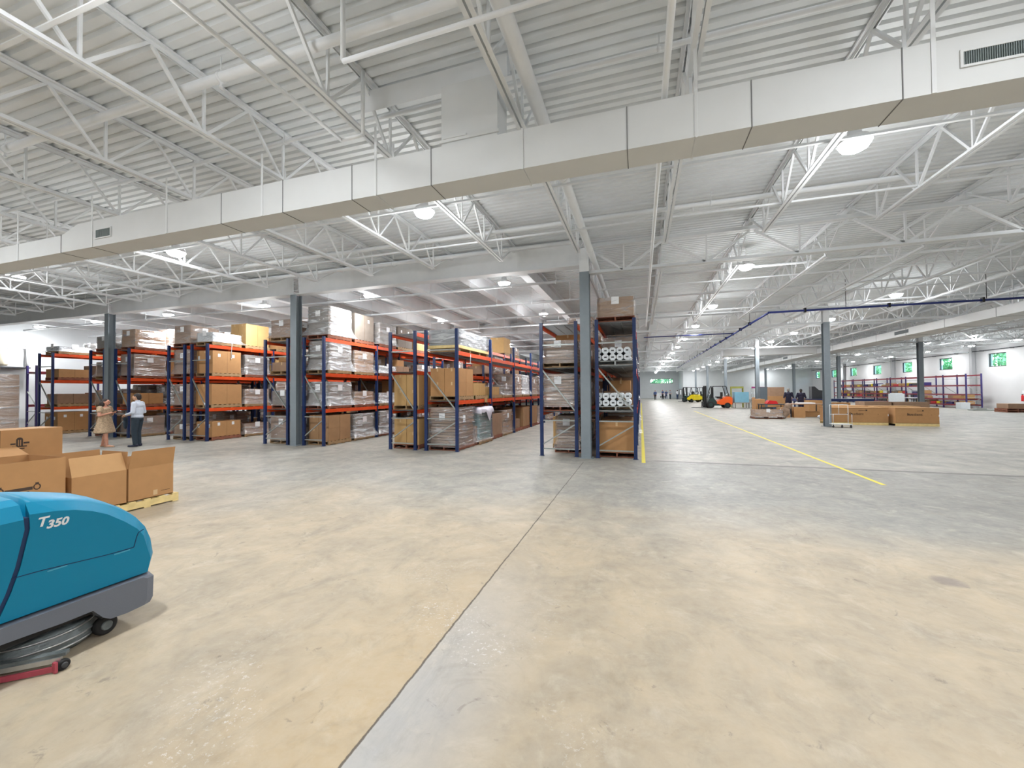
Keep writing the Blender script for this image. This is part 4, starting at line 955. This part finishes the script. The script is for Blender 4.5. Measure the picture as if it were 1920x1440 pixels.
# ------------------------------------------------------------------ people
def blob(caps, name, m, voxel=.012, parent=None, smooth=2):
    mb = MB()
    for c in caps:
        if len(c) == 2:                     # ellipsoid (centre, radii)
            (cx, cy, cz), (rx, ry, rz) = c
            k = len(mb.v); nu, nv = 14, 9
            for a in range(1, nv):
                for b in range(nu):
                    t, p = math.pi*a/nv, 2*math.pi*b/nu; mb.v.append((cx+rx*math.sin(t)*math.cos(p), cy+ry*math.sin(t)*math.sin(p), cz+rz*math.cos(t)))
            mb.v += [(cx, cy, cz+rz), (cx, cy, cz-rz)]; T_, B_ = len(mb.v)-2, len(mb.v)-1
            for a in range(nv-2):
                for b in range(nu): mb.f.append([k+a*nu+b, k+(a+1)*nu+b, k+(a+1)*nu+(b+1) % nu, k+a*nu+(b+1) % nu])
            for b in range(nu): mb.f.append([T_, k+b, k+(b+1) % nu]); mb.f.append([B_, k+(nv-2)*nu+(b+1) % nu, k+(nv-2)*nu+b])
        else:                               # tapered capsule (p0, r0, p1, r1[, flatness])
            p0, r0, p1, r1 = c[:4]; n = 14; p0, p1 = Vector(p0), Vector(p1); d = (p1-p0).normalized(); u = d.orthogonal().normalized(); v = d.cross(u)
            fx, fy = c[4] if len(c) > 4 else (1, 1); k = len(mb.v); rings = []
            for s in (-80, -55, -28, 0): rings.append((p0+d*r0*math.sin(math.radians(s)), r0*math.cos(math.radians(s))))
            for s in (0, 28, 55, 80): rings.append((p1+d*r1*math.sin(math.radians(s)), r1*math.cos(math.radians(s))))
            for q, rad in rings:
                for i in range(n):
                    t = 2*math.pi*i/n; off = (u*math.cos(t)+v*math.sin(t))*rad; off = Vector((off.x*fx, off.y*fy, off.z)); mb.v.append(tuple(q+off))
            for a in range(len(rings)-1):
                for i in range(n): mb.f.append([k+a*n+i, k+a*n+(i+1) % n, k+(a+1)*n+(i+1) % n, k+(a+1)*n+i])
            mb.f.append([k+i for i in range(n)][::-1]); mb.f.append([k+(len(rings)-1)*n+i for i in range(n)])
    mb.m = [0]*len(mb.f); mb.sm = [True]*len(mb.f)
    o = mb.build(name, m)
    md = o.modifiers.new('r', 'REMESH'); md.mode = 'VOXEL'; md.voxel_size = voxel; md.use_smooth_shade = True
    ms = o.modifiers.new('s', 'SMOOTH'); ms.iterations = smooth; ms.factor = .5
    me = bpy.data.meshes.new_from_object(o.evaluated_get(bpy.context.evaluated_depsgraph_get())); bpy.data.objects.remove(o)
    me.name = name; me.materials.clear(); me.materials.append(m)
    if not me.polygons: me = mb.mesh(name, m)
    me.polygons.foreach_set('use_smooth', [True]*len(me.polygons))
    return link(name, me, parent)
def hand(w_, f, s, up=(0, 0, 1), curl=.5):
    """w_ wrist, f pointing direction of the palm, s side of the thumb; palm, four unequal fingers and a thumb"""
    w_, f, s = Vector(w_), Vector(f).normalized(), Vector(s); s = (s-f*s.dot(f)).normalized(); dn = f.cross(s); dn = -dn if dn.z > 0 else dn
    caps = [(w_, .024, w_+f*.04, .027), (w_+f*.035+s*.02, .016, w_+f*.085+s*.024, .013), (w_+f*.035-s*.02, .016, w_+f*.08-s*.024, .013), (w_+f*.04, .019, w_+f*.085, .015)]
    for k, L_ in enumerate((.072, .08, .076, .06)):
        a = w_+f*.088+s*(.030-.020*k); b = a+(f*(1-curl*.5)+dn*curl*.6).normalized()*L_*.5; c = b+(f*(1-curl)+dn*curl*1.1).normalized()*L_*.5
        caps += [(a, .0092, b, .0085), (b, .0085, c, .007)]
    a = w_+f*.025+s*.024; b = a+(f*.6+s*.8).normalized()*.042; c = b+(f*.9+s*.25+dn*.3).normalized()*.034
    caps += [(a, .012, b, .0105), (b, .0105, c, .008)]
    return caps
def person(label, loc, rz, mats, pose='man', H=1.75, group=None, voxel=.012):
    """faces +Y. mats: skin, hair, top, bottom, shoe"""
    skin, hair, top, bottom, shoe = mats; k = H/1.75
    key = ('person', pose, voxel)
    t = thing('person', label, 'person', loc, rz, group); wf = k*{'woman': 1.2, 'man': 1.12}.get(pose, 1.05)
    if key in CACHE:
        for nm, me, role in CACHE[key]:
            q = me.copy(); q.materials.clear(); q.materials.append(mats[role] if role is not None else DARK); o = link(nm, q, t)
            o.scale = (wf, wf, k)
        return t
    V = Vector; parts = []; sx_ = (-1, 1)
    stance = {'man': .09, 'back': .10, 'walk': .06, 'woman': .13}[pose]
    hipz, shz = .93, 1.44
    feet = [V((sx*stance, {'walk': .22*sx, 'man': .0, 'back': .02*sx, 'woman': .13*sx}[pose], .07)) for sx in (-1, 1)]
    hips = [V((sx*.09, 0, hipz-.03)) for sx in (-1, 1)]; knees = [(h_+f_)/2+V((0, .03, .02)) for h_, f_ in zip(hips, feet)]
    sh = [V((sx*.19, -.01, shz)) for sx in (-1, 1)]
    if pose == 'man': el = [V((-.26, -.02, 1.14)), V((.25, -.04, 1.14))]; wr = [V((-.14, .22, 1.06)), V((.10, .24, 1.05))]
    elif pose == 'woman': el = [V((-.27, .02, 1.16)), V((.27, .02, 1.16))]; wr = [V((-.10, .17, 1.26)), V((.08, .18, 1.24))]
    elif pose == 'walk': el = [V((-.25, .08, 1.14)), V((.25, -.10, 1.14))]; wr = [V((-.25, .22, .92)), V((.26, -.08, .88))]
    else: el = [V((-.27, -.02, 1.14)), V((.27, -.02, 1.14))]; wr = [V((-.18, .18, 1.02)), V((.18, .18, 1.02))]
    body = [((0, 0, 1.15), (.165, .105, .33)), ((0, 0, .95), (.17, .115, .14)), ((0, -.005, 1.36), (.18, .10, .13)), ((0, -.01, 1.44), .055, (0, .01, 1.56), .05)]
    hc = V((0, .02, 1.645)); body += [(tuple(hc), (.075, .095, .115)), (tuple(hc+V((0, .035, -.06))), (.05, .055, .055)), (hc+V((0, .095, .01)), .010, hc+V((0, .115, -.02)), .014)]
    body += [(tuple(hc+V((sx*.078, -.005, -.005))), (.010, .02, .03)) for sx in (-1, 1)]
    body += [(tuple(hc+V((0, .098, -.055))), (.022, .010, .006)), (tuple(hc+V((0, .085, .03))), (.05, .02, .012))]
    for i in (0, 1):
        sx = (-1, 1)[i]
        body += [(sh[i], .055, el[i], .040), (el[i], .040, wr[i], .026), (hips[i], .088, knees[i], .056), (knees[i], .054, knees[i]*.55+feet[i]*.45+V((0, -.012, 0)), .052), (knees[i]*.5+feet[i]*.5, .05, feet[i], .036), (feet[i]+V((0, -.01, -.03)), .034, feet[i]+V((sx*.01, .16, -.04)), .026)]
        d = (wr[i]-el[i]).normalized(); body += hand(wr[i], d, (-sx, .2, .3), curl=.7 if pose in ('man', 'woman') else .4)
    parts.append(('body', blob(body, 'body', skin, voxel*.6, t), 0))
    hr = [(tuple(hc+V((0, -.018, .035))), (.083, .095, .098)), (tuple(hc+V((0, -.055, -.02))), (.07, .06, .08))]
    if pose == 'woman': hr += [(tuple(hc+V((sx*.07, -.05, -.08))), (.05, .06, .12)) for sx in (-1, 1)] + [(tuple(hc+V((0, -.08, -.08))), (.10, .06, .15))]
    parts.append(('hair', blob(hr, 'hair', hair, voxel, t), 1))
    if pose == 'woman':
        dr = [((0, 0, 1.18), (.195, .14, .28)), ((0, 0, 1.37), (.185, .115, .09))]
        for i in (0, 1): dr += [(sh[i]+V((0, 0, -.005)), .075, sh[i]*.6+el[i]*.4, .078)]
        nn = 26
        for q in range(nn):
            z = 1.12-.60*q/nn; rr_ = .17+.14*q/nn; dr.append(((0, 0, z), (rr_, rr_*.78, .06)))
        parts.append(('dress', blob(dr, 'dress', top, voxel, t), 2))
    else:
        st_ = [((0, 0, 1.17), (.178, .13, .30)), ((0, 0, 1.0), (.18, .135, .10)), ((0, -.005, 1.37), (.198, .128, .12)), ((0, -.012, 1.44), .085, (0, -.004, 1.50), .066)]
        cuff = 1.0 if pose in ('man', 'walk') else .0
        for i in (0, 1):
            st_ += [(sh[i]+V((-sx_[i]*.01, 0, 0)), .068, el[i], .050)]
            if cuff: st_ += [(el[i], .048, el[i]*.15+wr[i]*.85, .036)]
        parts.append(('shirt', blob(st_, 'shirt', top, voxel, t), 2))
        tr_ = [((0, 0, .93), (.185, .128, .12))]
        for i in (0, 1): tr_ += [(hips[i], .102, knees[i], .072), (knees[i], .072, feet[i]+V((0, 0, .02)), .055)]
        parts.append(('trousers', blob(tr_, 'trousers', bottom, voxel, t), 3))
    for i in (0, 1):
        sx = (-1, 1)[i]; f_ = feet[i]; lo_ = f_.z
        parts.append(('shoe', blob([(f_+V((0, -.035, -.03)), .040, f_+V((sx*.012, .15, -.035)), .035, (1.0, 1.0)), (f_+V((0, -.03, -.005)), .044, f_+V((0, .04, -.02)), .040)] if pose != 'woman' else [(f_+V((0, -.045, -.052)), .024, f_+V((sx*.012, .18, -.052)), .026, (1.5, 1))], 'shoe', shoe, voxel, t), 4))
    ey = MB()
    for sx in (-1, 1): ey.lathe([(.002, .004), (.009, 0), (.009, -.004)], 10, c=(hc.x+sx*.030, hc.z+.008, hc.y+.098)) if False else ey.box(sx*.030-.010, sx*.030+.010, hc.y+.094, hc.y+.099, hc.z+.004, hc.z+.012)
    parts.append(('eyes', ey.build('eyes', DARK, t), None))
    CACHE[key] = [(nm, o.data, role) for nm, o, role in parts]
    for _, o, _r in parts: o.scale = (wf, wf, k)
    return t
person('woman in beige patterned dress and sandals holding a dark phone at left', (-17.55, 8.95, 0), math.radians(-58), (SKIN, HAIR, DRESS, DRESS, SANDAL), 'woman', 1.63)
person('man in pale shirt and dark trousers talking beside the left racks', (-16.5, 9.3, 0), math.radians(122), (SKIN2, HAIR, SHIRT, NAVY, SHOE), 'man', 1.80)
q = Matrix.Rotation(math.radians(-58), 3, 'Z') @ Vector((0, .28, 1.22)); o = MB().cbox((0, 0, 0), (.16, .012, .08)).build('phone', DARK); o.location = Vector((-17.55, 8.95, 0))+q; o.rotation_euler = (math.radians(-50), 0, math.radians(-58)); tag(o, 'dark phone held by the woman in the beige dress', 'phone')
q = Matrix.Rotation(math.radians(122), 3, 'Z') @ Vector((-.02, .33, .80)); o = blob([((0, 0, 0), (.09, .05, .2)), ((0, 0, .16), (.12, .05, .06))], 'folded_jacket', NAVY, .02); o.location = Vector((-16.5, 9.3, 0))+q; o.rotation_euler = (0, 0, math.radians(122)); tag(o, 'dark jacket carried over the hands of the man in pale shirt', 'jacket')
BLK = mat('black_navy_shirt', (30, 28, 52), .8); JEAN = mat('blue_denim', (50, 66, 96), .8, noise=.2, scale=20); GSH = mat('grey_shirt', (150, 152, 160), .8); BSH = mat('mid_blue_shirt', (60, 78, 120), .8); WSH = mat('white_shirt', (222, 224, 228), .8); BKT = mat('black_trousers', (26, 28, 34), .8); GRYH = mat('grey_hair', (130, 126, 120), .7)
for lab, x, y, rz, ms, ps, h_ in (('distant person in dark shirt walking alone by the far wall window', 2.5, 78, 3.0, (SKIN, HAIR, BSH, BKT, SHOE), 'walk', 1.75),
        ('distant person in dark blue, left of the far group', 4.1, 84.5, 2.2, (SKIN, HAIR, BSH, BKT, SHOE), 'back', 1.82), ('distant person in blue jeans in the middle of the far group', 4.75, 84.6, 3.0, (SKIN, HAIR, BSH, JEAN, SHOE), 'back', 1.72),
        ('distant person in grey shirt, right of the far group', 5.45, 84.4, -2.4, (SKIN, HAIR, GSH, NAVY, SHOE), 'back', 1.80), ('distant person in white shirt near the grey cabinet', 6.75, 84.0, .6, (SKIN, HAIR, WSH, JEAN, SHOE), 'man', 1.75),
        ('person in black shirt seen from behind among the cartons, left one', 10.15, 33.8, .1, (SKIN, GRYH, BLK, BLK, SHOE), 'back', 1.84), ('person in black shirt seen from behind among the cartons, right one', 11.05, 34.2, -.1, (SKIN2, HAIR, BLK, BLK, SHOE), 'back', 1.78)):
    person(lab, (x, y, 0), rz, ms, ps, h_, 'people in the distance', .016)

# ------------------------------------------------------------------ forklifts
def forklift(label, loc, rz, paint, s=1.0):
    """front (forks) towards +X"""
    t = thing('forklift', label, 'forklift', loc, rz)
    MB().extr([(-1.25, .35), (-1.28, 1.0), (-1.05, 1.12), (-.75, 1.10), (.1, .62), (.12, .45), (-.2, .35)], -.55, .55, 0, 'XZ').build('counterweight', paint, t)
    MB().extr([(-.3, .25), (-.2, .62), (.15, .66), (.35, .95), (.75, .98), (.95, .55), (.95, .25)], -.5, .5, 0, 'XZ').build('chassis', DGREEN, t)
    mb = MB().box(-.75, -.1, -.28, .28, .92, 1.02); mb.build('engine_cover', DARK, t)
    MB().box(-.45, .05, -.24, .24, 1.02, 1.12).box(-.5, -.40, -.24, .24, 1.12, 1.55).build('seat', DARK, t)
    g = MB(); zr = 2.12
    for y in (-.48, .48):
        g.bar((.72, y, .95), (.42, y, zr), .06, .06).bar((-1.0, y, 1.08), (-.72, y, zr), .06, .06).bar((.42, y, zr), (-.72, y, zr), .06, .06)
    for x in (.42, .15, -.12, -.39, -.72): g.bar((x, -.48, zr), (x, .48, zr), .04, .04)
    g.build('overhead_guard', DARK, t)
    m_ = MB()
    for y in (-.3, .3): m_.box(1.0, 1.12, y-.05, y+.05, .06, 2.18).box(1.12, 1.2, y-.035, y+.035, .06, 2.05)
    for z in (.3, 1.1, 2.1): m_.box(1.02, 1.10, -.3, .3, z, z+.08)
    m_.build('mast', DARK, t)
    MB().box(1.2, 1.26, -.45, .45, .2, .28).box(1.2, 1.26, -.45, .45, .55, .63).box(1.2, 1.24, -.4, -.36, .28, .55).box(1.2, 1.24, .36, .4, .28, .55).build('fork_carriage', DARK, t)
    for y in (-.25, .25): MB().box(1.26, 1.31, y-.05, y+.05, .06, .6).box(1.26, 2.25, y-.05, y+.05, .05, .09).build('fork', DGREY, t)
    for x, r_, w_ in ((.68, .34, .2), (-.82, .27, .17)):
        for y in (-.60, .60-w_+.02):
            o = MB().lathe([(r_*.75, 0), (r_, .02), (r_, w_-.02), (r_*.75, w_)], 22, axis='Y').build('wheel', DARK, t, (x, y, r_))
            MB().lathe([(r_*.5, -.006), (r_*.5, w_+.006)], 18, axis='Y').build('hub', DGREEN, o)
    mb = MB(); n = 16; c = Vector((.42, 0, 1.3)); ring = [c+Vector((.06*math.sin(2*math.pi*k/n), .17*math.cos(2*math.pi*k/n), .12*math.sin(2*math.pi*k/n))) for k in range(n)]
    mb.path(ring+[ring[0]], .015, 6).tube((.62, 0, .98), c, .02, 8).build('steering_wheel', DARK, t)
    MB().tube((-1.05, -.28, 1.24), (-1.05, .28, 1.24), .15, 16).build('gas_cylinder', GALV, t)
    return t
forklift('orange and dark green forklift parked beside the open aisle, forks left', (7.05, 43.7, 0), math.pi+.12, ORP)
forklift('yellow forklift further back beside the column, rear towards camera', (6.85, 63.4, 0), 2.2, YELP)
forklift('second yellow forklift mostly hidden behind the column and orange forklift', (9.0, 66.0, 0), -.4, YELP)

# ------------------------------------------------------------------ right-hand side of the hall
def longbox(x0, x1, y, label, words):
    t = thing('long_carton', label, 'box', (x0, y, 0), 0, 'long printed cartons'); L_ = x1-x0
    MB().box(0, L_, 0, 1.15, .13, .86).box(0, L_, -.002, 0, .13, .14, 1).box(-.003, L_+.003, -.002, 1.152, .83, .835, 1).build('carton_body', [CARD, SEAMC], t)
    text(words, .17, t, (L_*.5-.38, -.006, .50), (math.pi/2, 0, 0), INK, 'printed_name', 0)
    mb = MB().box(L_*.62, L_*.65, -.005, -.002, .70, .76).box(L_*.50, L_*.61, -.005, -.002, .715, .728).box(L_*.30, L_*.325, -.005, -.002, .53, .58).box(L_*.37, L_*.39, -.005, -.002, .53, .58).box(L_*.82, L_*.84, -.005, -.002, .53, .545)
    mb.build('printed_mark', INK, t)
    MB().box(L_-.02, L_+.004, -.006, .05, .45, .55).build('shipping_label', PAPER, t)
    p_ = thing('pallet', 'long pale pallet under the ' + ('left' if label[0] == 'l' else 'right') + ' of the two long printed cartons', 'pallet', (x0, y, 0), 0, 'long timber pallets')
    MB().box(0, L_, 0, .02, .0, .125).box(0, L_, 1.13, 1.15, 0, .125).box(0, L_, .02, 1.13, .105, .125).build('skid', WOODL, p_)
    return t
longbox(9.0, 11.38, 24.1, 'left one of two long printed cartons right of the near open-floor column', 'Eaudient')
longbox(11.55, 13.2, 23.9, 'right one of two long printed cartons standing end to end', 'Eaudient')
tag(MB().box(9.6, 11.2, 25.5, 26.6, 0, .9).build('cardboard_carton', CARDW), 'wide pale carton behind the left long printed carton', 'box', 'large cartons on the open floor')
tag(MB().box(11.4, 13.3, 25.4, 26.5, 0, .88).build('cardboard_carton', CARDW), 'wide pale carton behind the right long printed carton', 'box', 'large cartons on the open floor')
# wire stock cart
ct = thing('hand_cart', 'slim white tubular hand cart parked by the near open-floor column', 'cart', (8.83, 22.5, 0))
MB().box(-.38, .38, -.2, .2, .14, .17).build('deck', FOAM, ct)
f_ = MB()
for x in (-.36, .36): f_.tube((x, .18, .17), (x, .18, 1.05), .013, 8).tube((x, -.18, .17), (x, -.18, .62), .011, 8)
f_.tube((-.36, .18, 1.05), (.36, .18, 1.05), .013, 8).tube((-.36, .18, .6), (.36, .18, .6), .011, 8).tube((0, .18, .6), (0, .18, 1.05), .01, 8)
f_.build('frame', FOAM, ct)
for x in (-.34, 0, .34): MB().lathe([(.045, -.015), (.045, .015)], 14, axis='Y', c=(x, -.12, .045)).box(x-.02, x+.02, -.14, -.10, .06, .14).build('caster', DGREY, ct)
for n, (x, y) in enumerate(((8.45, 29.6), (9.1, 29.8))):
    pass
o = blob([((0, 0, .16), (.5, .35, .17)), ((.75, .05, .17), (.55, .33, .18)), ((.3, .2, .2), (.4, .3, .18))], 'foil_bag', mat('silvery_plastic', (190, 196, 204), .3, .2, noise=.2, scale=6, bump=.8, bscale=8), .03); o.location = (10.3, 27.9, 0); tag(o, 'silvery plastic-wrapped bundle lying on floor left of the near column', 'bag')
# work area of cartons around the people in black
def cart_(x0, x1, y0, y1, z0, z1, label, m=CARD):
    t = MB().box(x0, x1, y0, y1, z0, z1).box(x0-.002, x1+.002, (y0+y1)/2-.03, (y0+y1)/2+.03, z1-.12, z1+.002, 1).build('cardboard_carton', [m, TAPE])
    return tag(t, label, 'box', 'cartons in the work area')
for a in ((7.55, 8.1, 31.6, 32.6, 0, 1.12, 'tall narrow carton left of the grey bins', CARD), (8.6, 9.4, 36.4, 37.2, 0, 1.15, 'big carton behind the table with red tray', CARD), (9.3, 11.0, 36.6, 37.6, 0, 1.25, 'long brown carton under the upper grey-brown one', CARD),
          (9.75, 10.75, 36.7, 37.5, 1.251, 1.95, 'upper carton topping the pile behind the work tables', CARDD), (9.9, 11.3, 30.6, 31.4, 0, .36, 'flat carton in front of the workbench', CARD), (8.35, 8.9, 29.4, 30.1, 0, .62, 'small square carton below the workbench', CARD), (9.15, 9.75, 29.5, 30.1, 0, .66, 'small carton with lid below workbench right end', CARD),
          (11.2, 12.0, 33.2, 34.2, 0, 1.0, 'carton just right of the people in black', CARD), (12.1, 12.8, 33.2, 34.2, 0, .84, 'middle carton of three in a row right of the people', CARD), (12.85, 13.6, 33.2, 34.2, 0, .84, 'last carton of three in a row right of the people', CARD),
          (13.7, 15.1, 31.6, 32.8, 0, .95, 'wide carton behind the near open-floor column', CARDD), (15.2, 17.0, 31.6, 32.8, 0, .92, 'long low carton behind the long printed cartons', CARDD), (10.6, 12.9, 42.0, 42.8, 0, .95, 'pinkish brown carton row behind the people', mat('pink_brown_cardboard', (176, 136, 118), .8))):
    cart_(*a)
def table(x0, x1, y0, y1, h, label, top, leg=DGREY, name='work_table'):
    t = thing(name, label, 'table', (x0, y0, 0)); a, b = x1-x0, y1-y0
    MB().box(0, a, 0, b, h-.05, h).build('tabletop', top, t)
    for x in (.05, a-.09):
        for y in (.05, b-.09): MB().box(x, x+.05, y, y+.05, 0, h-.05).build('leg', leg, t)
    return t
table(7.55, 9.0, 30.5, 31.3, .82, 'dark-topped work table carrying a red tray', DGREY)
tag(MB().box(7.95, 8.6, 30.6, 31.2, .825, .86).extr([(7.95, .86), (8.6, .86), (8.5, 1.02), (8.1, 1.06)], 30.6, 31.2, 0, 'XZ').build('red_tray', REDP), 'bright red plastic tray on the dark work table', 'tray')
for n, (x, m_) in enumerate(((7.75, DGREY), (8.35, mat('blue_bin', (60, 76, 108), .5)))):
    tag(MB().extr([(x, 0), (x+.5, 0), (x+.54, .6), (x-.04, .6)], 30.7, 31.2, 0, 'XZ').build('waste_bin', m_), ['grey bin under the table with red tray', 'blue bin under the table with red tray'][n], 'bin')
table(9.05, 10.9, 29.9, 31.0, .86, 'long workbench strewn with packing material', CARDD)
tag(MB().box(9.6, 10.5, 30.1, 30.8, .861, .92).build('paper_stack', PAPER), 'white papers lying on the long workbench', 'papers')
w1 = wrapped_at((7.35, 28.5, .14), (.9, 1.5, .42), 'low shrink-wrapped carton load on pallet in front of work tables', 'tan', group=None); pallet_at((7.35, 28.5, .001), 'pallet under the low shrink-wrapped load by the work tables', WOODR, .95, 1.55)
o = blob([((0, 0, .45), (.22, .2, .32)), ((.1, 0, .75), (.2, .18, .22)), ((-.12, 0, .2), (.2, .18, .2))], 'packing_waste', mat('crumpled_brown_paper', (150, 128, 110), .8, noise=.4, scale=6, bump=1, bscale=8), .03); o.location = (8.35, 28.3, 0); tag(o, 'heap of crumpled packing paper between wrapped load and cartons', 'packing waste')
# light blue foam stack, shelving carts
tag(MB().box(8.55, 9.75, 43.2, 44.2, .55, 1.55).build('foam_stack', LBLUE), 'light blue foam block on a stand right of the orange forklift', 'foam block')
table(8.5, 9.8, 43.1, 44.3, .55, 'low stand under the light blue foam block', CARDD, DGREY, 'low_stand')
sh_ = thing('shelf_trolley', 'tall grey shelf trolley with white trays right of the blue foam', 'trolley', (9.9, 42.4, 0))
for z in (.15, .55, .95, 1.4): MB().box(0, 1.2, 0, .7, z, z+.12).build('tray', FOAM, sh_)
for x in (0, 1.16):
    for y in (0, .66): MB().box(x, x+.04, y, y+.04, 0, 1.9).build('post', GALV, sh_)
tag(MB().extr([(9.9, 1.9), (11.1, 1.9), (11.1, 2.0), (9.9, 2.05)], 42.4, 42.9, 0, 'XZ').build('folded_banner', mat('magenta_fabric', (150, 40, 110), .7)), 'magenta folded banner on top of the shelf trolley', 'banner')
tag(MB().extr([(8.6, 1.9), (9.7, 1.9), (9.7, 2.1), (8.6, 2.1)], 45.0, 45.5, 0, 'XZ').box(8.6, 8.65, 45, 45.5, 0, 1.9).box(9.65, 9.7, 45, 45.5, 0, 1.9).build('sign_frame', mat('olive_board', (150, 150, 70), .7)), 'olive sign board on legs behind the light blue foam', 'sign')
tag(MB().box(8.30, 8.75, 33.5, 34.1, 0, 1.95).build('steel_locker', mat('slate_locker', (92, 104, 112), .5)), 'narrow slate-grey locker against the column behind the red tray', 'locker')
# dark blue cutting table with machine
bt = thing('cutting_table', 'long dark blue machine table behind the near open-floor column', 'table', (12.3, 38.5, 0))
MB().box(0, 5.0, 0, 1.6, .78, .98).build('tabletop', mat('dark_blue_steel', (30, 48, 96), .45), bt)
for x in (.1, 1.7, 3.3, 4.8):
    for y in (.1, 1.4): MB().box(x, x+.1, y, y+.1, 0, .78).build('leg', mat('dark_blue_leg', (30, 48, 96), .5) if ('bl') not in CACHE else CACHE['bl'], bt); CACHE['bl'] = bpy.data.materials['dark_blue_leg']
MB().extr([(1.0, .98), (2.3, .98), (2.3, 1.6), (1.9, 1.65), (1.5, 1.7), (1.2, 2.0), (1.0, 2.0)], .3, .9, 0, 'XZ').build('machine_head', DGREY, bt)
# grey cabinet and low white sign by the far wall
kb = thing('grey_cabinet', 'tall grey metal cabinet beside the step in the far wall', 'cabinet', (7.0, 83.6, 0)); MB().box(0, .68, 0, .8, 0, 2.0).build('cabinet_body', mat('grey_metal', (122, 126, 128), .5), kb); MB().box(.2, .4, -.01, 0, .9, 1.8).build('poster', PAPER, kb)
MB().box(.0, .68, -.012, -.01, 1.0, 1.01).build('door_gap', DGREY, kb)
bn = thing('banner_stand', 'low white banner standing behind the far group of people', 'banner', (2.8, 86, 0)); MB().box(0, 2.6, 0, .05, .05, 1.15).build('banner_cloth', PAPER, bn)
text('EUN', .5, bn, (.9, -.004, .28), (math.pi/2, 0, 0), DARK, 'printed_name', 0, .02); text('VOS', .28, bn, (.7, -.004, .8), (math.pi/2, 0, 0), mat('pale_blue_print', (150, 170, 200), .6), 'printed_name', 0)
for x in (.1, 2.4): MB().box(x, x+.06, -.2, .25, 0, .05).build('foot', DGREY, bn)
# red and violet shelving along the right wall
rack('W1', 'long red-beamed shelving under the windows along the right wall', 26.55, 27.65, 44.8, 9, (.35, .85, 1.25, 2.05, 2.92), H=3.0, post=PURP, beam=RED, decks=False, name='shelving_rack', group=None, bay=2.75)
r5 = random.Random(5); small = [CARDD, CARD, CARDF, CARDD, CARDG, FOAM, YELP, PURP, DGREY, REDP, CARDW]; nmz = {CARDD: 'dull brown', CARD: 'brown', CARDF: 'yellowish', FOAM: 'white', YELP: 'yellow', PURP: 'violet', DGREY: 'dark', REDP: 'red', CARDW: 'light brown', CARDG: 'grey-brown'}
def goods(key, y0, y1, levels, step, tagw):
    for z in levels:
        y = y0+.2; n = 0
        while y < y1-.5:
            w_ = r5.uniform(.3, .8); h_ = r5.uniform(.14, .32); m_ = r5.choice(small)
            tag(MB().box(-.35, .35, 0, w_, 0, h_).box(-.36, .36, -.005, w_+.005, h_, h_+.02).build('storage_box', m_, None, (27.05, y, z+.002)), '%s storage box on %s shelf, %s along %s' % (nmz[m_], {.35: 'bottom', .85: 'low', 1.25: 'middle', 2.05: 'upper'}[z], (ORD+['fourteenth', 'fifteenth', 'sixteenth', 'seventeenth', 'eighteenth', 'nineteenth', 'twentieth'])[min(n, 19)], tagw), 'box', 'boxes on the red shelving')
            y += w_+r5.uniform(.1, step); n += 1
goods('W1', 45.0, 50.2, (.35, .85), .3, 'the near end of wall shelving'); goods('W1', 50.4, 58.5, (.35, .85, 1.25, 2.05), .12, 'the middle of wall shelving'); goods('W1', 58.7, 69, (.85, 1.25, 2.05), .12, 'the far part of wall shelving')
tag(MB().box(25.7, 26.3, 43.9, 44.5, 0, .55).build('storage_tub', FOAM), 'white tub on floor before the end frame of red shelving', 'tub')
for n, y in enumerate((49.6, 51.0)):
    t = table(25.4, 26.3, y, y+1.2, .85, ['white work table before the red shelving, nearer', 'white work table before the red shelving, further'][n], FOAM)
tag(MB().box(24.4, 25.2, 50.5, 51.6, 0, 1.25).box(24.5, 25.1, 50.6, 51.5, 1.25, 1.3).build('white_cabinet', FOAM), 'white cabinet on castors left of the grey column by red shelving', 'cabinet')
o = thing('fire_extinguisher', 'red fire extinguisher hanging on the right wall near the frame edge', 'fire extinguisher', (XR-.09, 42.3, .7))
MB().lathe([(.06, 0), (.075, .03), (.075, .42), (.03, .50)], 16).build('cylinder', REDP, o); MB().box(-.02, .02, -.06, .06, .50, .56).build('valve', DARK, o)
MB().box(.075, .085, -.12, .12, .62, .85).build('wall_sign', PAPER, o)
for n, (x, y) in enumerate(((25.6, 38.9), (25.6, 38.9))): pallet_at((x, y, .001+.137*n), ['reddish pallet by right wall, lower of two', 'reddish pallet by right wall, upper of two'][n], WOODR, 1.1, 1.2)
tag(MB().box(25.1, 26.1, 38.4, 39.4, .276, .62).build('cardboard_carton', CARDD), 'brown carton on the two pallets by the right wall', 'box')
tag(MB().box(24.7, 26.2, 41.0, 41.5, 0, .1).box(25, 25.6, 41.1, 41.4, .1, .2).build('metal_parts', GALV), 'low heap of grey metal parts on floor near the right wall', 'metal parts')
# heater with conduit on the far left wall
ht = thing('wall_heater', 'cream wall-mounted unit heater high on the far left wall', 'heater', (XL+.3, 11.6, 3.3))
MB().lathe([(.18, 0), (.22, .1), (.22, .6), (.14, .75), (.08, .95)], 16).build('heater_body', mat('cream_paint', (226, 218, 196), .5), ht)
MB().box(-.3, .3, -.4, .9, -.12, -.05).build('shelf_bracket', DGREY, ht); MB().tube((0, .9, -.1), (0, .9, 1.1), .05, 8).tube((0, -1, 1.1), (0, .9, 1.1), .03, 8).build('conduit', PAPER, ht)
